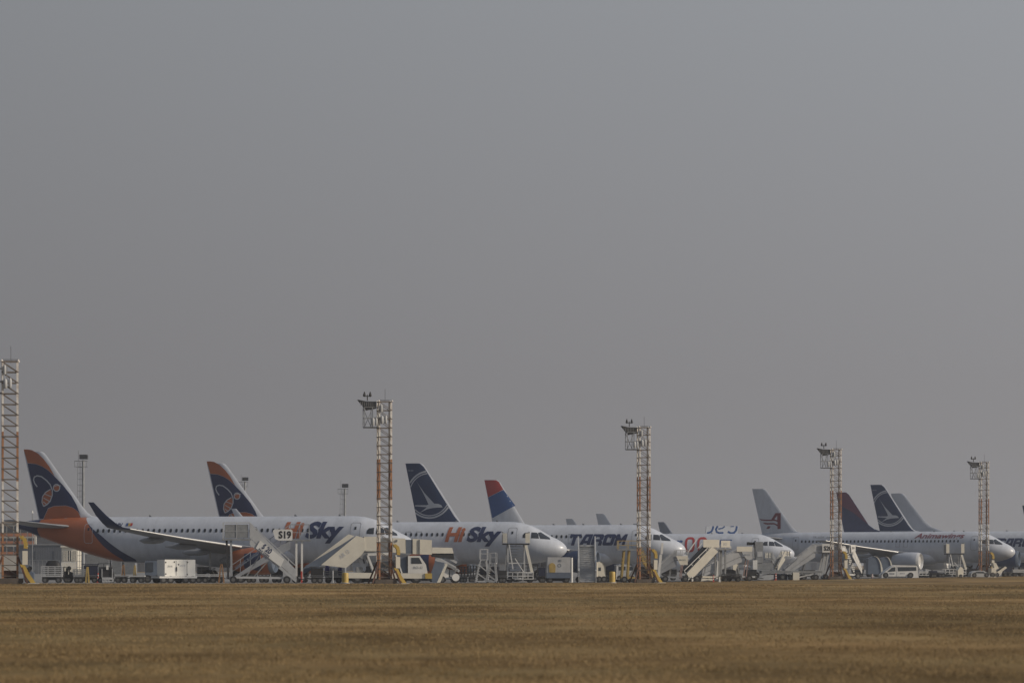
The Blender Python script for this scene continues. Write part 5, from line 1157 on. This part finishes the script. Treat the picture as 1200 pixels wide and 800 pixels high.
flood_mast('tall grey tube light mast behind the first airliner\'s fin', 97.5, 535, 8.6)
flood_mast('grey tube light mast seen above the first airliner\'s forward roof', 404, 568, 7.0)
flood_mast('grey tube light mast whose head shows behind the second orange and navy fin', 287, 560, 6.6)
# cropped blue letters on an unidentified carrier, built as a board on posts, behind the fourth airliner
q = EQ('sign_board', 'white board with big blue half-cut letters above the fourth airliner\'s roof', 'sign board', 845, 8.3, 8); U, W, P_ = q.U, q.W, q.P; r = q.root
MB().prism(P_([(827.5, 616.3), (866, 616), (863.5, 628.5), (826, 628.5)]), -.2, .2).build('board', M_white, r)
cp = lambda x, y: (780+x/11.94, 600+y/11.94)
for nm, pts, wd in (('letter_hook', [(665, 192), (655, 230), (640, 265), (610, 282), (575, 290)], 1.7), ('letter_loop', [(725, 192), (700, 235), (712, 275), (750, 288), (805, 285)], 1.7), ('letter_bar', [(735, 232), (790, 222), (825, 195)], 1.2), ('letter_curl', [(905, 200), (955, 196)], .8), ('letter_tail', [(995, 192), (985, 250), (955, 285), (910, 290), (868, 270)], 1.8)):
    v, f = stroke([(U(cp(x, y)[0]), W(cp(x, y)[1])) for x, y in pts], wd*1.3/8.3); MB().add([(x, -.215, z) for x, z in v], f).build(nm, M_blue, r)
b = MB()
for x in (832, 845, 858): b.bar((U(x), .3, 0), (U(x), .3, W(618)), .18)
b.build('posts', M_grey, r)
# ------------------------------------------------------------------ buildings at the left
def building(name, label, x0, x1, ytop, ybot, s_, m, depth=10, yaw=0):
    q = EQ(name, label, 'building', (x0+x1)/2, s_, yaw); r = q.root; MB().box(q.U(x0), q.U(x1), 0, depth, -.3, q.W(ytop)).build('wall', m, r); return q
q = building('terminal_building', 'cream and orange multi-storey terminal block behind the leftmost mast', -60, 42, 613, 668, 6.0, M_conc, 14); U, W = q.U, q.W; r = q.root
MB().box(U(-60)-.3, U(42)+.3, -.3, 14.3, W(613)+.01, W(611)).build('roof', M_lgrey, r)
for row, (ya, yb, yc) in enumerate(((616, 624, 628), (630, 633.5, 637.5), (640, 646, 650))):
    for k in range(12):
        xa = -56+k*8.1
        if xa+6.8 > 41: continue
        MB().box(U(xa), U(xa+6.6), -.06, -.02, W(yb), W(ya)).build('window', M_wglass, r); MB().box(U(xa), U(xa+6.6), -.10, -.02, W(yc), W(yb+.2)).build('spandrel', M_brick, r)
q = building('low_annexe', 'long low dark grey clad building left of the cream porch', 22, 73, 638.5, 672, 7.2, M_lowb, 9); U, W = q.U, q.W; r = q.root
MB().box(U(22)-.2, U(73)+.2, -.25, 9.2, W(638.5)+.01, W(637.2)).build('roof', M_grey, r)
for x in (30, 39, 61.5): MB().box(U(x), U(x+2.6), -.05, -.01, W(657), W(645.5)).build('window', M_wglass, r)
b = MB()
for i in range(26): b.box(U(22+i*2)-.03, U(22+i*2)+.03, -.045, -.005, W(660), W(640))
b.build('cladding_ribs', M_dkb, r)
b = MB()
for x in range(26, 72, 5): b.bar((U(x), -1.2, 0), (U(x), -1.2, W(656)), .06)
b.bar((U(26), -1.2, W(656)), (U(71), -1.2, W(656)), .06); b.bar((U(26), -1.2, W(659)), (U(71), -1.2, W(659)), .05); b.build('railing', M_grey, r)
MB().tube((U(31.7), -.5, W(640)), (U(31.7), -.2, W(640)), .2, n=12).build('wall_lamp', M_wpaint, r)
q = building('dark_block', 'plain dark grey block behind the low grey building, left of the orange tail', 43, 76, 628, 668, 6.3, M_dkb, 8)
MB().box(q.U(43)-.15, q.U(76)+.15, -.15, 8.1, q.W(628)+.01, q.W(627)).build('roof', M_lowb, q.root)
q = building('porch_building', 'small cream porch with three tall windows under the first tail', 72, 91, 641, 672, 7.6, M_cream, 5); U, W = q.U, q.W; r = q.root
MB().box(U(72)-.1, U(91)+.1, -.35, 5.1, W(641)+.01, W(639.2)).build('roof', M_cream, r)
for xa, xb in ((74.2, 77.2), (79.2, 83.8), (86, 89)):
    w_ = MB().box(U(xa), U(xb), -.04, -.01, W(657), W(645)).build('window', M_wglass, r); b = MB()
    for x in (xa, (xa+xb)/2, xb): b.box(U(x)-.05, U(x)+.05, -.1, -.045, W(657), W(645))
    b.build('window_frame', M_cream, w_)
b = MB()
for x in np.arange(73, 92, 2.2): b.bar((U(x), -1., W(664)), (U(x), -1., W(658.5)), .07)
b.bar((U(73), -1., W(658.5)), (U(92), -1., W(658.5)), .08); b.bar((U(73), -1., W(664)), (U(92), -1., W(664)), .08); b.build('railing', M_wpaint, r)
q = building('grey_shed', 'plain grey shed right of the cream porch', 91, 100, 643, 672, 7.0, M_lowb, 6); MB().box(q.U(91), q.U(100), -.1, 6, q.W(643)+.01, q.W(642.2)).build('roof', M_grey, q.root)
for lab, a, b_, yt in (('pale grey container right of the grey shed, left of three under the tail', 99.5, 128.5, 649), ('grey container under the navy stripe, middle of three', 131, 143, 650.5), ('grey container at the right of three under the first belly', 145, 158.5, 652)):
    q = EQ('storage_container', lab, 'container', (a+b_)/2, 7.5, 0, 'grey storage containers'); U, W = q.U, q.W; r = q.root; m = M_grey
    MB().box(U(a), U(b_), 0, 2.5, .02, W(yt)).build('body', m, r); bb = MB()
    for x in np.arange(a+.7, b_-.5, 1.0): bb.box(U(x)-.03, U(x)+.03, -.05, -.002, .1, W(yt)-.12)
    bb.build('corrugation', m, r); MB().box(U(a)-.02, U(b_)+.02, -.08, 2.52, W(yt)+.005, W(yt)+.1).build('top_rail', M_lgrey, r)
q = EQ('vent_pole', 'thin pole with a small head left of the first fin', 'pole', 38, 9.0)
MB().tube((0, 0, 0), (0, 0, q.W(601)), .06, n=8).build('pole', M_grey, q.root); MB().tube((0, 0, q.W(601)), (0, 0, q.W(598)), .12, .05, n=10).build('lamp', M_wpaint, q.root)
# distant low buildings along the horizon between the wheels
for lab, a, b_, yt, s_ in (('long low far hangar behind the first airliner\'s wheels', 158, 345, 652.5, 5.6), ('low far hangar glimpsed under the second airliner', 350, 640, 654, 5.0), ('low far shed glimpsed under the TAROM airliner', 655, 800, 655, 4.6), ('low far shed glimpsed between the stairs at right', 820, 1000, 656, 4.3), ('low far building glimpsed under the Animawings airliner', 1020, 1210, 655, 4.1)):
    q = EQ('far_hangar', lab, 'hangar', (a+b_)/2, s_); U, W = q.U, q.W; r = q.root
    MB().box(U(a), U(b_), 0, 20, -.5, W(yt)).build('wall', M_lowb, r); MB().prism([(U(a)-.3, W(yt)+.01), (U(b_)+.3, W(yt)+.01), ((U(a)+U(b_))/2, W(yt-1.2))], -.3, 20.3).build('roof', M_grey, r)
    b = MB(); n = int((b_-a)/14)
    for i in range(n): b.box(U(a+5+i*14), U(a+11+i*14), -.06, -.01, 0, W(yt+3))
    b.build('doors', M_dkb, r)
# ------------------------------------------------------------------ haze
def haze():
    m = bpy.data.materials.new('haze_air'); m.use_nodes = True; t = m.node_tree; t.nodes.clear()
    o = t.nodes.new('ShaderNodeOutputMaterial'); v = t.nodes.new('ShaderNodeVolumePrincipled')
    v.inputs['Color'].default_value = (.80, .86, .95, 1); v.inputs['Density'].default_value = .00021; v.inputs['Anisotropy'].default_value = .3
    t.links.new(v.outputs[0], o.inputs['Volume'])
    b = MB().box(-600, 1100, -60, 1500, -1.6, 30); ob = b.build('haze', m); tag(ob, 'thin grey haze lying over the airfield', 'haze', kind='stuff')
HAZE = True
if HAZE: haze()
SC.cycles.volume_bounces = 1
